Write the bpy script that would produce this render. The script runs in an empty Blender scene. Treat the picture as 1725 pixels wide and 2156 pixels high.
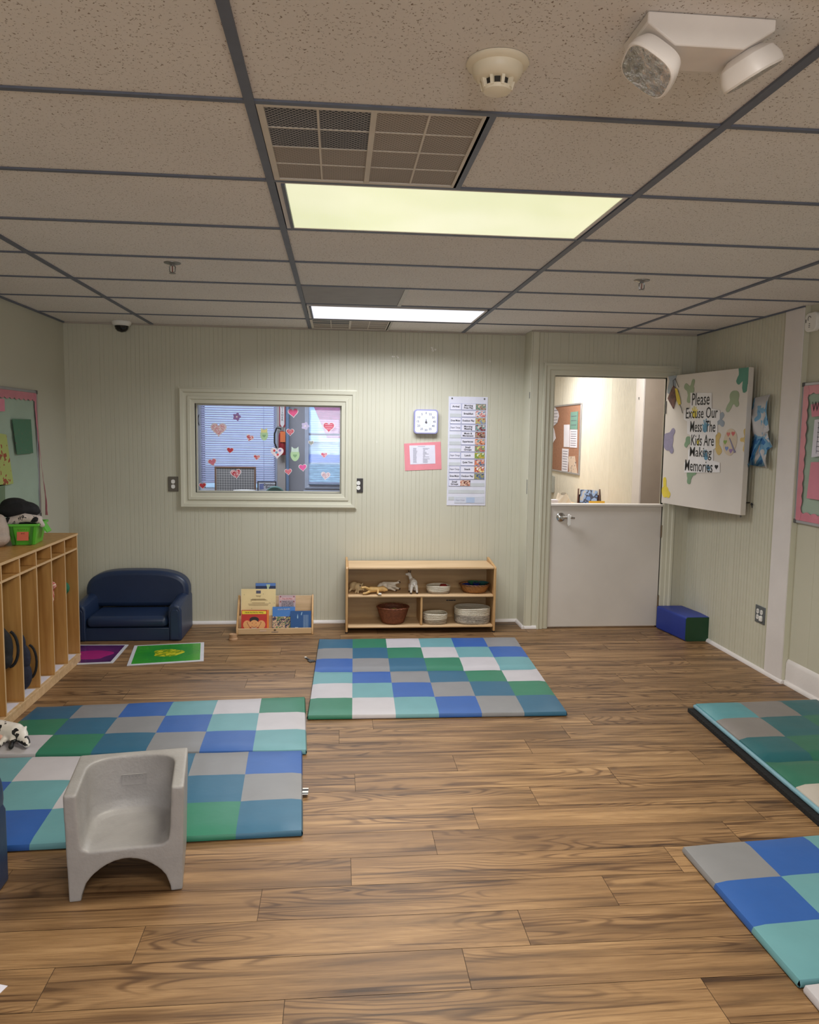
import bpy, bmesh, math, random
from mathutils import Vector, Matrix, noise as mnoise
PI=math.pi
S=bpy.context.scene; C=S.collection
# ------------------------------------------------------------------ camera
FPX=1636.57; PITCH,YAW,ROLL=-0.1015,0.0931,0.0148; CZ=1.568
def cam_basis():
    cy,sy=math.cos(YAW),math.sin(YAW); cp,sp=math.cos(PITCH),math.sin(PITCH)
    f=Vector((sy*cp,cy*cp,sp)); r=Vector((cy,-sy,0)); u=r.cross(f)
    cr,sr=math.cos(ROLL),math.sin(ROLL)
    return cr*r+sr*u, -sr*r+cr*u, f
R_,U_,F_=cam_basis()
cd=bpy.data.cameras.new('camera'); cam=bpy.data.objects.new('camera',cd); C.objects.link(cam)
cd.sensor_fit='VERTICAL'; cd.sensor_height=24; cd.lens=24*FPX/2156; cd.clip_start=.05; cd.clip_end=200
M=Matrix.Identity(4)
for i in range(3): M[i][0]=R_[i]; M[i][1]=U_[i]; M[i][2]=-F_[i]
M[2][3]=CZ; cam.matrix_world=M; S.camera=cam
# ------------------------------------------------------------------ view, world, lamp strengths
S.view_settings.view_transform='Standard'; S.view_settings.look='None'; S.view_settings.gamma=1
S.view_settings.exposure=0.2
try: S.view_settings.use_curve_mapping=False
except Exception: pass
LAMP_W=30.0      # watts of one ceiling troffer
LAMP_SPREAD=144  # degrees, prismatic lens cut-off
OFFICE_W=34.0; HALL_W=34.0; REAR_W=36.0   # rear ceiling lights: unseen, added to brighten the room, with the full spread
W=bpy.data.worlds.new('sky'); S.world=W; W.use_nodes=True
bg=W.node_tree.nodes['Background']; bg.inputs[0].default_value=(.55,.74,1,1); bg.inputs[1].default_value=1.9
def area(name,loc,sx,sy,watts,col,spread=180,rot=(0,0,0)):
    l=bpy.data.lights.new(name,'AREA'); l.shape='RECTANGLE'; l.size=sx; l.size_y=sy; l.energy=watts; l.color=col
    l.spread=math.radians(spread); o=bpy.data.objects.new(name,l); o.location=loc; o.rotation_euler=rot; C.objects.link(o); return o
GX,GY,CH=-0.222,2.04,2.38; YFW=-3.36; REARFILL_W=42.0     # ceiling grid origin, ceiling height
for k,(yy,col,w) in enumerate([(GY+.6096,(1,.95,.80),1.0),(GY+5*.6096+.06,(.92,.95,1),.95),(.21,(1,.96,.90),1.0),(-2.23,(1,.96,.91),1.0)]):
    area('troffer_light',(GX+.61,yy+.305,CH-.03),1.1,.5,LAMP_W*w if k<2 else REAR_W*w,col,(LAMP_SPREAD,158,180,180)[k])
area('rear_fill_light',(.3,YFW,1.45),1.7,1.1,REARFILL_W,(.93,.96,1),180,(PI/2,0,0))   # unseen fill lamp added behind the camera to brighten door and walls
area('office_light',(-.8,8.0,2.45),1.2,.6,OFFICE_W,(.86,.9,1))
area('unseen_hall_light',(2.2,8.9,2.45),.5,1.0,HALL_W,(1,.96,.9))
area('unseen_hall_light',(2.2,6.55,2.45),.6,.3,HALL_W*.45,(1,.96,.9))  # extra unseen lamp, added to light the hall pier
# ------------------------------------------------------------------ measuring helpers (world points on real planes)
def ray(px,py):
    return R_*((px-862.5)/FPX)+U_*((1078-py)/FPX)+F_
CAM=Vector((0,0,CZ))
def atY(px,py,Y): d=ray(px,py); return CAM+d*(Y/d.y)
def atX(px,py,X): d=ray(px,py); return CAM+d*(X/d.x)
def atZ(px,py,Z): d=ray(px,py); return CAM+d*((Z-CZ)/d.z)
# ------------------------------------------------------------------ materials
def lin(c):
    return tuple(((v/255)/12.92 if v/255<=.04045 else ((v/255+.055)/1.055)**2.4) for v in c)
MATS={}
def mat(name,col,rough=.6,metal=0,var=.06,scale=8,bump=0,bscale=60,emit=0,spec=.5,coat=0,stretch=(1,1,1)):
    if name in MATS: return MATS[name]
    m=bpy.data.materials.new(name); m.use_nodes=True; nt=m.node_tree; b=nt.nodes['Principled BSDF']
    L=lin(col); n=nt.nodes.new('ShaderNodeTexNoise'); n.inputs['Scale'].default_value=scale; n.inputs['Detail'].default_value=4
    tc=nt.nodes.new('ShaderNodeTexCoord'); mp=nt.nodes.new('ShaderNodeMapping'); mp.inputs['Scale'].default_value=stretch
    nt.links.new(tc.outputs['Object'],mp.inputs[0]); nt.links.new(mp.outputs[0],n.inputs['Vector'])
    r=nt.nodes.new('ShaderNodeValToRGB'); r.color_ramp.elements[0].position=.3; r.color_ramp.elements[1].position=.7
    r.color_ramp.elements[0].color=(*[v*(1-var) for v in L],1); r.color_ramp.elements[1].color=(*[min(1,v*(1+var)) for v in L],1)
    nt.links.new(n.outputs['Fac'],r.inputs[0]); nt.links.new(r.outputs[0],b.inputs['Base Color'])
    b.inputs['Roughness'].default_value=rough; b.inputs['Metallic'].default_value=metal; b.inputs['Specular IOR Level'].default_value=spec
    b.inputs['Coat Weight'].default_value=coat
    if bump:
        n2=nt.nodes.new('ShaderNodeTexNoise'); n2.inputs['Scale'].default_value=bscale; n2.inputs['Detail'].default_value=3
        nt.links.new(mp.outputs[0],n2.inputs['Vector'])
        bp=nt.nodes.new('ShaderNodeBump'); bp.inputs['Strength'].default_value=bump; bp.inputs['Distance'].default_value=.01
        nt.links.new(n2.outputs['Fac'],bp.inputs['Height']); nt.links.new(bp.outputs[0],b.inputs['Normal'])
    if emit:
        nt.links.new(r.outputs[0],b.inputs['Emission Color']); b.inputs['Emission Strength'].default_value=emit
    MATS[name]=m; return m
def nodes(m): return m.node_tree.nodes, m.node_tree.links
def wood(name,c1,c2,axis=2,rough=.45,scale=1.0):
    if name in MATS: return MATS[name]
    m=mat(name,c1,rough); N,L=nodes(m); b=N['Principled BSDF']
    tc=N.new('ShaderNodeTexCoord'); mp=N.new('ShaderNodeMapping'); s=[14*scale]*3; s[axis]=1.1*scale; mp.inputs['Scale'].default_value=s
    n=N.new('ShaderNodeTexNoise'); n.inputs['Scale'].default_value=2.2; n.inputs['Detail'].default_value=5; n.inputs['Distortion'].default_value=.6
    r=N.new('ShaderNodeValToRGB'); r.color_ramp.elements[0].position=.32; r.color_ramp.elements[1].position=.68
    r.color_ramp.elements[0].color=(*lin(c2),1); r.color_ramp.elements[1].color=(*lin(c1),1)
    L.new(tc.outputs['Object'],mp.inputs[0]); L.new(mp.outputs[0],n.inputs['Vector']); L.new(n.outputs['Fac'],r.inputs[0]); L.new(r.outputs[0],b.inputs['Base Color'])
    return m
def floor_mat():
    m=bpy.data.materials.new('wood_plank'); m.use_nodes=True; N,L=nodes(m); b=N['Principled BSDF']
    uv=N.new('ShaderNodeUVMap'); uv.uv_map='UVMap'
    def mp(s):
        a=N.new('ShaderNodeMapping'); a.inputs['Scale'].default_value=s; L.new(uv.outputs[0],a.inputs[0]); return a
    def nz(s,scale,det=3,dist=0,rough=.5):
        n=N.new('ShaderNodeTexNoise'); n.inputs['Scale'].default_value=scale; n.inputs['Detail'].default_value=det
        n.inputs['Distortion'].default_value=dist; n.inputs['Roughness'].default_value=rough; L.new(mp(s).outputs[0],n.inputs['Vector']); return n
    def math_(op,a,bv=None,cv=None):
        n=N.new('ShaderNodeMath'); n.operation=op
        for i,v in enumerate((a,bv,cv)):
            if v is None: continue
            if isinstance(v,(int,float)): n.inputs[i].default_value=v
            else: L.new(v,n.inputs[i])
        return n.outputs[0]
    def ramp(f,stops):
        r=N.new('ShaderNodeValToRGB'); e=r.color_ramp.elements
        while len(e)<len(stops): e.new(.5)
        for i,(p,c) in enumerate(stops): e[i].position=p; e[i].color=(*c,1)
        L.new(f,r.inputs[0]); return r.outputs[0]
    def mix(mode,f,a,bb):
        n=N.new('ShaderNodeMix'); n.data_type='RGBA'; n.blend_type=mode
        if isinstance(f,(int,float)): n.inputs[0].default_value=f
        else: L.new(f,n.inputs[0])
        L.new(a,n.inputs[6]); L.new(bb,n.inputs[7]); return n.outputs[2]
    big=nz((.9,5.5,1),1.0,2,.25)                      # contour field: cathedral figures
    kv=N.new('ShaderNodeTexVoronoi'); kv.feature='SMOOTH_F1'; kv.inputs['Scale'].default_value=1.0; kv.inputs['Smoothness'].default_value=.6; L.new(mp((1.1,6.5,1)).outputs[0],kv.inputs['Vector'])
    rings=math_('SINE',math_('ADD',math_('MULTIPLY',big.outputs['Fac'],120),math_('MULTIPLY',kv.outputs['Distance'],48)))
    rings=math_('MULTIPLY_ADD',rings,.5,.5)
    fine=nz((7,330,1),1.0,4,.1,.7)
    mid=nz((1.2,17,1),1.0,4,.9,.55)
    base=ramp(mid.outputs['Fac'],[(.3,lin((112,85,57))),(.5,lin((154,120,82))),(.72,lin((180,145,103)))])
    msk=nz((.9,4.2,1),1.0,2,.2); mskf=ramp(msk.outputs['Fac'],[(.47,(0,0,0)),(.58,(1,1,1))])
    ringc=ramp(rings,[(0,(.42,.36,.32)),(.3,(.86,.84,.82)),(.5,(1,1,1))])
    shade=nz((.8,6,1),1.0,3,.8); shadec=ramp(shade.outputs['Fac'],[(.36,(.66,.62,.6)),(.58,(1,1,1))])
    finec=ramp(fine.outputs['Fac'],[(.38,(.70,.65,.61)),(.54,(1,1,1))])
    streak=nz((.75,26,1),1.0,3,1.6,.5)
    streakc=ramp(streak.outputs['Fac'],[(.33,(.28,.22,.18)),(.38,(.72,.68,.64)),(.45,(1,1,1))])
    knot=N.new('ShaderNodeTexVoronoi'); knot.inputs['Scale'].default_value=1.0; L.new(mp((1.1,6.5,1)).outputs[0],knot.inputs['Vector'])
    knotc=ramp(knot.outputs['Distance'],[(.0,(.2,.15,.12)),(.09,(.5,.44,.38)),(.22,(1,1,1))])
    at=N.new('ShaderNodeAttribute'); at.attribute_name='tone'; tone=ramp(at.outputs['Fac'],[(0,(.80,.78,.78)),(.5,(.96,.95,.94)),(1,(1.0,1.0,1.0))])
    mk=N.new('ShaderNodeMath'); mk.operation='MULTIPLY_ADD'; mk.inputs[1].default_value=.75; mk.inputs[2].default_value=.12; L.new(mskf,mk.inputs[0])
    c=mix('MULTIPLY',mk.outputs[0],base,ringc); c=mix('MULTIPLY',.75,c,shadec); c=mix('MULTIPLY',.8,c,finec); c=mix('MULTIPLY',.85,c,streakc); c=mix('MULTIPLY',.8,c,knotc); c=mix('MULTIPLY',1,c,tone)
    L.new(c,b.inputs['Base Color']); b.inputs['Roughness'].default_value=.42
    rr=N.new('ShaderNodeMapRange'); rr.inputs[3].default_value=.36; rr.inputs[4].default_value=.56; L.new(fine.outputs['Fac'],rr.inputs[0]); L.new(rr.outputs[0],b.inputs['Roughness'])
    bp=N.new('ShaderNodeBump'); bp.inputs['Strength'].default_value=.25; bp.inputs['Distance'].default_value=.002
    L.new(math_('ADD',fine.outputs['Fac'],math_('MULTIPLY',rings,.3)),bp.inputs['Height']); L.new(bp.outputs[0],b.inputs['Normal'])
    return m
def tile_mat():
    m=mat('ceiling_tile',(231,226,223),.9,var=.03,scale=2); N,L=nodes(m); b=N['Principled BSDF']
    tc=N.new('ShaderNodeTexCoord'); nw=N.new('ShaderNodeTexNoise'); nw.inputs['Scale'].default_value=45; L.new(tc.outputs['Object'],nw.inputs['Vector'])
    mx=N.new('ShaderNodeMix'); mx.data_type='VECTOR'; mx.inputs[0].default_value=.03
    L.new(tc.outputs['Object'],mx.inputs[4]); L.new(nw.outputs['Color'],mx.inputs[5])
    v=N.new('ShaderNodeTexVoronoi'); v.inputs['Scale'].default_value=165; L.new(mx.outputs[1],v.inputs['Vector'])
    n=N.new('ShaderNodeTexNoise'); n.inputs['Scale'].default_value=100; n.inputs['Detail'].default_value=1; L.new(tc.outputs['Object'],n.inputs['Vector'])
    r=N.new('ShaderNodeValToRGB'); e=r.color_ramp.elements; e[0].position=.26; e[0].color=(1,1,1,1); e[1].position=.36; e[1].color=(0,0,0,1); L.new(v.outputs['Distance'],r.inputs[0])
    r2=N.new('ShaderNodeValToRGB'); e=r2.color_ramp.elements; e[0].position=.50; e[0].color=(0,0,0,1); e[1].position=.58; e[1].color=(1,1,1,1); L.new(n.outputs['Fac'],r2.inputs[0])
    k=N.new('ShaderNodeMath'); k.operation='MULTIPLY'; L.new(r.outputs[0],k.inputs[0]); L.new(r2.outputs[0],k.inputs[1])
    src=b.inputs['Base Color'].links[0].from_socket
    mc=N.new('ShaderNodeMix'); mc.data_type='RGBA'; L.new(k.outputs[0],mc.inputs[0]); L.new(src,mc.inputs[6]); mc.inputs[7].default_value=(*lin((150,134,122)),1)
    L.new(mc.outputs[2],b.inputs['Base Color'])
    bp=N.new('ShaderNodeBump'); bp.inputs['Strength'].default_value=.5; bp.inputs['Distance'].default_value=.002; bp.invert=True
    L.new(k.outputs[0],bp.inputs['Height']); L.new(bp.outputs[0],b.inputs['Normal']); return m
def dots_mat(name,col,hole,scale=62):
    m=mat(name,col,.7,var=.08,scale=6); N,L=nodes(m); b=N['Principled BSDF']
    tc=N.new('ShaderNodeTexCoord'); mp=N.new('ShaderNodeMapping'); mp.inputs['Rotation'].default_value=(0,0,PI/4); L.new(tc.outputs['Object'],mp.inputs[0])
    v=N.new('ShaderNodeTexVoronoi'); v.inputs['Scale'].default_value=scale; v.inputs['Randomness'].default_value=0; v.voronoi_dimensions='2D'; L.new(mp.outputs[0],v.inputs['Vector'])
    r=N.new('ShaderNodeValToRGB'); e=r.color_ramp.elements; e[0].position=.34; e[0].color=(1,1,1,1); e[1].position=.4; e[1].color=(0,0,0,1); L.new(v.outputs['Distance'],r.inputs[0])
    src=b.inputs['Base Color'].links[0].from_socket; mc=N.new('ShaderNodeMix'); mc.data_type='RGBA'
    L.new(r.outputs[0],mc.inputs[0]); L.new(src,mc.inputs[6]); mc.inputs[7].default_value=(*lin(hole),1); L.new(mc.outputs[2],b.inputs['Base Color']); return m
def patch_mat(name,cols,scale=12,rough=.6,pos=None,rand=1.0,vec='Object'):
    """blotches of several colours, for paintings and printed pictures"""
    if name in MATS: return MATS[name]
    m=mat(name,cols[0],rough); N,L=nodes(m); b=N['Principled BSDF']
    tc=N.new('ShaderNodeTexCoord'); nw=N.new('ShaderNodeTexNoise'); nw.inputs['Scale'].default_value=scale; nw.inputs['Detail'].default_value=2.5; L.new(tc.outputs[vec],nw.inputs['Vector'])
    r=N.new('ShaderNodeValToRGB'); r.color_ramp.interpolation='CONSTANT'; e=r.color_ramp.elements
    while len(e)<len(cols): e.new(.5)
    for i,c in enumerate(cols): e[i].position=(0 if i==0 else (pos[i] if pos else .32+.36*i/len(cols))); e[i].color=(*lin(c),1)
    L.new(nw.outputs['Fac'],r.inputs[0]); L.new(r.outputs[0],b.inputs['Base Color']); return m
def glass_mat():
    m=bpy.data.materials.new('window_glass'); m.use_nodes=True; N,L=nodes(m); N.remove(N['Principled BSDF'])
    out=N['Material Output']; t=N.new('ShaderNodeBsdfTransparent'); g=N.new('ShaderNodeBsdfGlossy'); g.inputs['Roughness'].default_value=.02
    t.inputs[0].default_value=(.93,.95,.97,1); f=N.new('ShaderNodeFresnel'); f.inputs[0].default_value=1.4; mx=N.new('ShaderNodeMixShader')
    L.new(f.outputs[0],mx.inputs[0]); L.new(t.outputs[0],mx.inputs[1]); L.new(g.outputs[0],mx.inputs[2]); L.new(mx.outputs[0],out.inputs[0]); return m
# ------------------------------------------------------------------ mesh builder
class MB:
    def __init__(s): s.v=[]; s.f=[]; s.m=[]; s.T=Matrix.Identity(4)
    def add(s,vs,fs,m=0):
        o=len(s.v); s.v+=[tuple(s.T@Vector(v)) for v in vs]; s.f+=[tuple(i+o for i in f) for f in fs]; s.m+=[m]*len(fs)
    def box(s,x0,x1,y0,y1,z0,z1,m=0):
        vs=[(x,y,z) for x in (x0,x1) for y in (y0,y1) for z in (z0,z1)]
        s.add(vs,[(0,1,3,2),(4,6,7,5),(0,4,5,1),(2,3,7,6),(0,2,6,4),(1,5,7,3)],m); return s
    def prism(s,pts,a0,a1,axis='y',m=0):
        n=len(pts)
        if axis=='y': f=lambda p,a:(p[0],a,p[1])
        elif axis=='z': f=lambda p,a:(p[0],p[1],a)
        else: f=lambda p,a:(a,p[0],p[1])
        s.add([f(p,a0) for p in pts]+[f(p,a1) for p in pts],[tuple(range(n)),tuple(range(2*n-1,n-1,-1))]+[(i,(i+1)%n,(i+1)%n+n,i+n) for i in range(n)],m); return s
    def lathe(s,prof,c=(0,0,0),m=0,n=24,sx=1,sy=1,ex=2):
        vs=[];fs=[]
        for r,z in prof:
            for k in range(n):
                a=2*PI*k/n; ca,sa=math.cos(a),math.sin(a)
                if ex!=2: ca=math.copysign(abs(ca)**(2/ex),ca); sa=math.copysign(abs(sa)**(2/ex),sa)
                vs.append((c[0]+r*sx*ca,c[1]+r*sy*sa,c[2]+z))
        for i in range(len(prof)-1):
            for k in range(n): fs.append((i*n+k,i*n+(k+1)%n,(i+1)*n+(k+1)%n,(i+1)*n+k))
        if prof[0][0]>1e-6: fs.append(tuple(range(n)))
        if prof[-1][0]>1e-6: fs.append(tuple((len(prof)-1)*n+k for k in range(n)))
        s.add(vs,fs,m); return s
    def ball(s,c,r,m=0,n=12,k=8):
        r=r if hasattr(r,'__len__') else (r,r,r)
        vs=[];fs=[]
        for i in range(1,k):
            t=PI*i/k
            for j in range(n):
                a=2*PI*j/n; vs.append((c[0]+r[0]*math.sin(t)*math.cos(a),c[1]+r[1]*math.sin(t)*math.sin(a),c[2]+r[2]*math.cos(t)))
        top=len(vs); vs+= [(c[0],c[1],c[2]+r[2]),(c[0],c[1],c[2]-r[2])]
        for i in range(k-2):
            for j in range(n): fs.append((i*n+j,i*n+(j+1)%n,(i+1)*n+(j+1)%n,(i+1)*n+j))
        for j in range(n): fs.append((top,(j+1)%n,j)); fs.append((top+1,(k-2)*n+j,(k-2)*n+(j+1)%n))
        s.add(vs,fs,m); return s
    def chain(s,p0,r0,p1,r1,m=0):
        p0=Vector(p0);p1=Vector(p1); n=max(2,int((p1-p0).length/(min(r0,r1)*.5))+1); n=min(n,24)
        for i in range(n+1):
            t=i/n; s.ball(p0.lerp(p1,t),r0+(r1-r0)*t,m,10,6)
        return s
    def tube(s,pts,r,m=0,n=10,closed=False):
        pts=[Vector(p) for p in pts]; N=len(pts); rr=r if hasattr(r,'__len__') else [r]*N
        vs=[];fs=[]; up=None
        for i,p in enumerate(pts):
            t=(pts[(i+1)%N]-pts[i-1]) if closed else (pts[min(i+1,N-1)]-pts[max(i-1,0)]); t.normalize()
            if up is None: up=Vector((0,0,1)) if abs(t.z)<.9 else Vector((1,0,0))
            a=t.cross(up).normalized(); b=a.cross(t).normalized(); up=b
            for k in range(n):
                q=2*PI*k/n; vs.append(p+(a*math.cos(q)+b*math.sin(q))*rr[i])
        for i in range(N if closed else N-1):
            for k in range(n): j=(i+1)%N; fs.append((i*n+k,i*n+(k+1)%n,j*n+(k+1)%n,j*n+k))
        if not closed: fs+= [tuple(range(n)),tuple((N-1)*n+k for k in range(n))]
        s.add(vs,fs,m); return s
    def build(s,name,mats,parent=None,loc=(0,0,0),rz=0,bevel=0,smooth=True,seg=2,angle=38,**tags):
        me=bpy.data.meshes.new(name); me.from_pydata(s.v,[],s.f)
        mats=mats if isinstance(mats,(list,tuple)) else [mats]
        for m in mats: me.materials.append(m)
        for i,p in enumerate(me.polygons): p.material_index=min(s.m[i],len(mats)-1); p.use_smooth=smooth
        bm=bmesh.new(); bm.from_mesh(me); bmesh.ops.recalc_face_normals(bm,faces=bm.faces); bm.to_mesh(me); bm.free()
        if smooth: me.set_sharp_from_angle(angle=math.radians(angle))
        o=bpy.data.objects.new(name,me); C.objects.link(o); o.location=loc; o.rotation_euler=(0,0,rz)
        if parent: o.parent=parent
        if bevel:
            md=o.modifiers.new('bevel','BEVEL'); md.width=bevel; md.segments=seg; md.limit_method='ANGLE'; md.angle_limit=math.radians(40)
            if smooth: md.harden_normals=False
        return tagit(o,**tags)
def tagit(o,label=None,cat=None,group=None,kind=None):
    if label: o['label']=label
    if cat: o['category']=cat
    if group: o['group']=group
    if kind: o['kind']=kind
    return o
def thing(name,label,cat,loc=(0,0,0),rz=0,group=None,kind=None):
    o=bpy.data.objects.new(name,None); o.empty_display_size=.05; C.objects.link(o); o.location=loc; o.rotation_euler=(0,0,rz)
    return tagit(o,label,cat,group,kind)
def bx(x0,x1,y0,y1,z0,z1,m=0): return MB().box(x0,x1,y0,y1,z0,z1,m)
def remesh(o,vox,sm=4,fac=.6):
    r=o.modifiers.new('remesh','REMESH'); r.mode='VOXEL'; r.voxel_size=vox; r.use_smooth_shade=True
    s=o.modifiers.new('smooth','SMOOTH'); s.iterations=sm; s.factor=fac; return o
def text(body,size,m,parent,x,z,y,sx=1,align='CENTER',rot=0,name='lettering',bold=0,shear=0,space=1.0,line=1.0):
    """flat printed lettering lying in the local xz plane, facing -y"""
    cu=bpy.data.curves.new(name,'FONT'); cu.body=body; cu.size=size; cu.align_x=align; cu.align_y='CENTER'; cu.resolution_u=2; cu.offset=bold; cu.shear=shear; cu.space_character=space; cu.space_line=line
    t=bpy.data.objects.new('tmp',cu); C.objects.link(t); dg=bpy.context.evaluated_depsgraph_get(); dg.update()
    me=bpy.data.meshes.new_from_object(t.evaluated_get(dg)); bpy.data.objects.remove(t)
    c,s_=math.cos(rot),math.sin(rot)
    for v in me.vertices:
        a,b=v.co.x*sx,v.co.y; v.co=Vector((x+a*c-b*s_,y,z+a*s_+b*c))
    me.materials.clear(); me.materials.append(m); o=bpy.data.objects.new(name,me); C.objects.link(o); o.parent=parent; return o
RW=-PI/2; LW=PI/2    # rotations of things hung on the right and left walls
# ------------------------------------------------------------------ shared materials
PAINT=mat('sage_wall_paint',(199,196,178),.55,var=.035,scale=1.6,bump=.06,bscale=40)
PAINT2=mat('sage_trim_paint',(204,201,182),.4,var=.03,scale=3)
WHITEP=mat('white_trim_paint',(222,216,214),.5,var=.04,scale=5,bump=.1,bscale=30)
TILE=tile_mat(); GRID=mat('dark_grid_metal',(100,106,122),.5,var=.08,scale=20)
DOORP=mat('scuffed_white_door_paint',(214,207,200),.45,var=.05,scale=2.5)
BLACK=mat('black_ink',(22,22,26),.6); INK=mat('grey_ink',(90,90,110),.7)
STEEL=mat('brushed_steel',(150,150,150),.3,.9); CHROME=mat('chrome',(200,200,200),.15,1)
DARKPL=mat('dark_metal_plate',(92,92,92),.45,.3); WPL=mat('white_plastic',(232,230,226),.35)
BIRCH=wood('birch_ply',(220,188,148),(198,164,122),0,.4); BIRCHV=wood('birch_ply_upright',(206,166,116),(184,142,92),2,.4)
BIRCHD=wood('amber_birch_panel',(196,150,88),(170,122,66),2,.42); EDGE=wood('ply_edge',(196,160,118),(150,112,76),0,.5)
GLASS=glass_mat(); NAVY=mat('navy_vinyl',(32,48,78),.38,var=.08,scale=5,bump=.12,bscale=14)
SV={'S':(42,94,124),'G':(44,116,92),'W':(184,180,186),'A':(100,150,158),'B':(42,88,160),'g':(128,128,132)}
VIN={k:mat('vinyl_'+n,SV[k],.42,var=.04,scale=9,bump=.25,bscale=7) for k,n in dict(S='steel_blue',G='green',W='white',A='aqua',B='blue',g='grey').items()}
# ------------------------------------------------------------------ room shell
XL,XR,XN,YB,YD,XJ,YF,YC=-2.11,2.855,2.888,6.315,6.08,1.51,-3.4,4.63
def grooved(bands,t=.09,sp=.0335,gw=.0045,gd=.0021,seed=1,skip=.12):
    """beadboard: fine vertical v grooves cut in the front (local y=0), body behind"""
    mb=MB()
    for (x0,x1,z0,z1) in bands:
        pts=[(x0,0)]; k=math.ceil((x0+.006)/sp)
        while k*sp<x1-.006:
            r=random.Random(seed*1000+k)
            if r.random()>skip:
                g=k*sp+r.uniform(-.002,.002); d=gd*r.uniform(.6,1.3); pts+=[(g-gw/2,0),(g,d),(g+gw/2,0)]
            k+=1
        pts+=[(x1,0),(x1,t),(x0,t)]
        mb.prism(pts,z0,z1,'z')
    return mb
# floor planks
def build_floor():
    pw,pl=.1778,1.2
    off={0:-.813,1:-.598,2:-.25,3:.056,4:.38,-1:-.138}
    vs=[];fs=[];uvs=[];tone=[];rnd=random.Random(5)
    def quad(x0,x1,y0,y1,z,u,t,mi):
        o=len(vs); vs.extend([(x0,y0,z),(x1,y0,z),(x1,y1,z),(x0,y1,z)]); fs.append((o,o+1,o+2,o+3)); uvs.append([(x0+u[0],y0+u[1]),(x1+u[0],y0+u[1]),(x1+u[0],y1+u[1]),(x0+u[0],y1+u[1])]); tone.append(t); mis.append(mi)
    mis=[]
    quad(-2.3,3.3,-3.5,11.2,-.002,(0,0),0,1)
    g=.0009
    for k in range(-31,52):
        y0=2.028+k*pw; y1=y0+pw
        o=off.get(k,None)
        if o is None: o=(k*.337+.4*rnd.random())%pl
        x=o-pl*math.ceil((o+2.3)/pl)
        while x<3.25:
            a=max(x,-2.28); b=min(x+pl,3.28)
            if b-a>.02:
                quad(a+g,b-g,y0+g,y1-g,0,(rnd.uniform(0,60),rnd.uniform(0,60)),rnd.random(),0)
            x+=pl
    me=bpy.data.meshes.new('floor'); me.from_pydata(vs,[],fs); me.materials.append(floor_mat()); me.materials.append(mat('plank_gap',(62,44,30),.8))
    uvl=me.uv_layers.new(name='UVMap'); at=me.attributes.new('tone','FLOAT','FACE')
    for i,p in enumerate(me.polygons):
        p.material_index=mis[i]; at.data[i].value=tone[i]
        for j,li in enumerate(p.loop_indices): uvl.data[li].uv=uvs[i][j]
    o=bpy.data.objects.new('floor',me); C.objects.link(o); o['kind']='structure'
build_floor()
# ceiling tiles and grid
YL=[GY+.6096*k for k in range(-9,7)]+[5.78]          # cross tee lines of this room
XG=[-2.66,-1.44,GX,1.0,2.2,3.4]
cb=MB()
T1=(GX,1.0,GY+.6096,GY+2*.6096); 
lampcells=[(GX,YL[10]),(GX,YL[14])]
YLs=[-3.4]+[y for y in YL if y>-3.4 and not (5.6<y<5.77)]+[YB+.05]
YLs=sorted(set(round(y,4) for y in YLs))
# keep 5.15..5.78 as the second lamp bay
for i in range(len(XG)-1):
    x0,x1=max(XG[i],-2.14),min(XG[i+1],2.98)
    for j in range(len(YLs)-1):
        y0,y1=YLs[j],YLs[j+1]
        if y1-y0<.03: continue
        if abs(XG[i]-GX)<.01 and any(abs(y0-q)<.02 for q in (2.65,5.088,.211,-2.227)): continue   # troffer bays
        if abs(XG[i]-GX)<.01 and any(abs(y0-q)<.02 for q in (2.04,4.478,5.78)):                   # half bay beside a vent
            cb.box(x0+.62,x1-.003,y0+.003,y1-.003,CH,CH+.015); continue
        cb.box(x0+.003,x1-.003,y0+.003,y1-.003,CH,CH+.015)
cb.build('ceiling',TILE,smooth=False,kind='structure')
gb=MB()
for x in XG[1:5]: gb.box(x-.0125,x+.0125,YF,YB,CH-.007,CH-.0005)
for y in YLs[1:-1]:
    for i in range(5):
        x0,x1=max(XG[i],-2.11),min(XG[i+1],2.94); gb.box(x0+.0125,x1-.0125,y-.009,y+.009,CH-.006,CH-.0005)
for y0,y1 in ((2.04,2.65),(4.478,5.088),(5.78,YB)): gb.box(GX+.597,GX+.622,y0+.009,y1-.009,CH-.006,CH-.0005,1 if y0>4 else 0)
gb.build('trim_1',[GRID,mat('white_tee',(190,186,180),.5)],smooth=False,kind='structure',label='dark grey suspended ceiling grid')
wb=MB()   # wall angle moulding round the ceiling edge
wb.box(XL,XJ,YB-.02,YB,CH-.012,CH-.001); wb.box(XJ,XR,YD-.02,YD,CH-.012,CH-.001); wb.box(XL,XL+.018,YF,YB-.02,CH-.01,CH-.001,1); wb.box(XR-.012,XR,YC,YD-.02,CH-.01,CH-.001,1)
wb.build('trim_2',[mat('pale_wall_angle',(176,166,156),.6),GRID],smooth=False,kind='structure',label='thin wall angle around the ceiling edge')
bx(-2.3,3.3,-3.5,11.3,2.62,2.68).build('trim_3',mat('plenum_slab',(90,86,82),.9),smooth=False,kind='structure',label='slab above the suspended ceiling')
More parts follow.
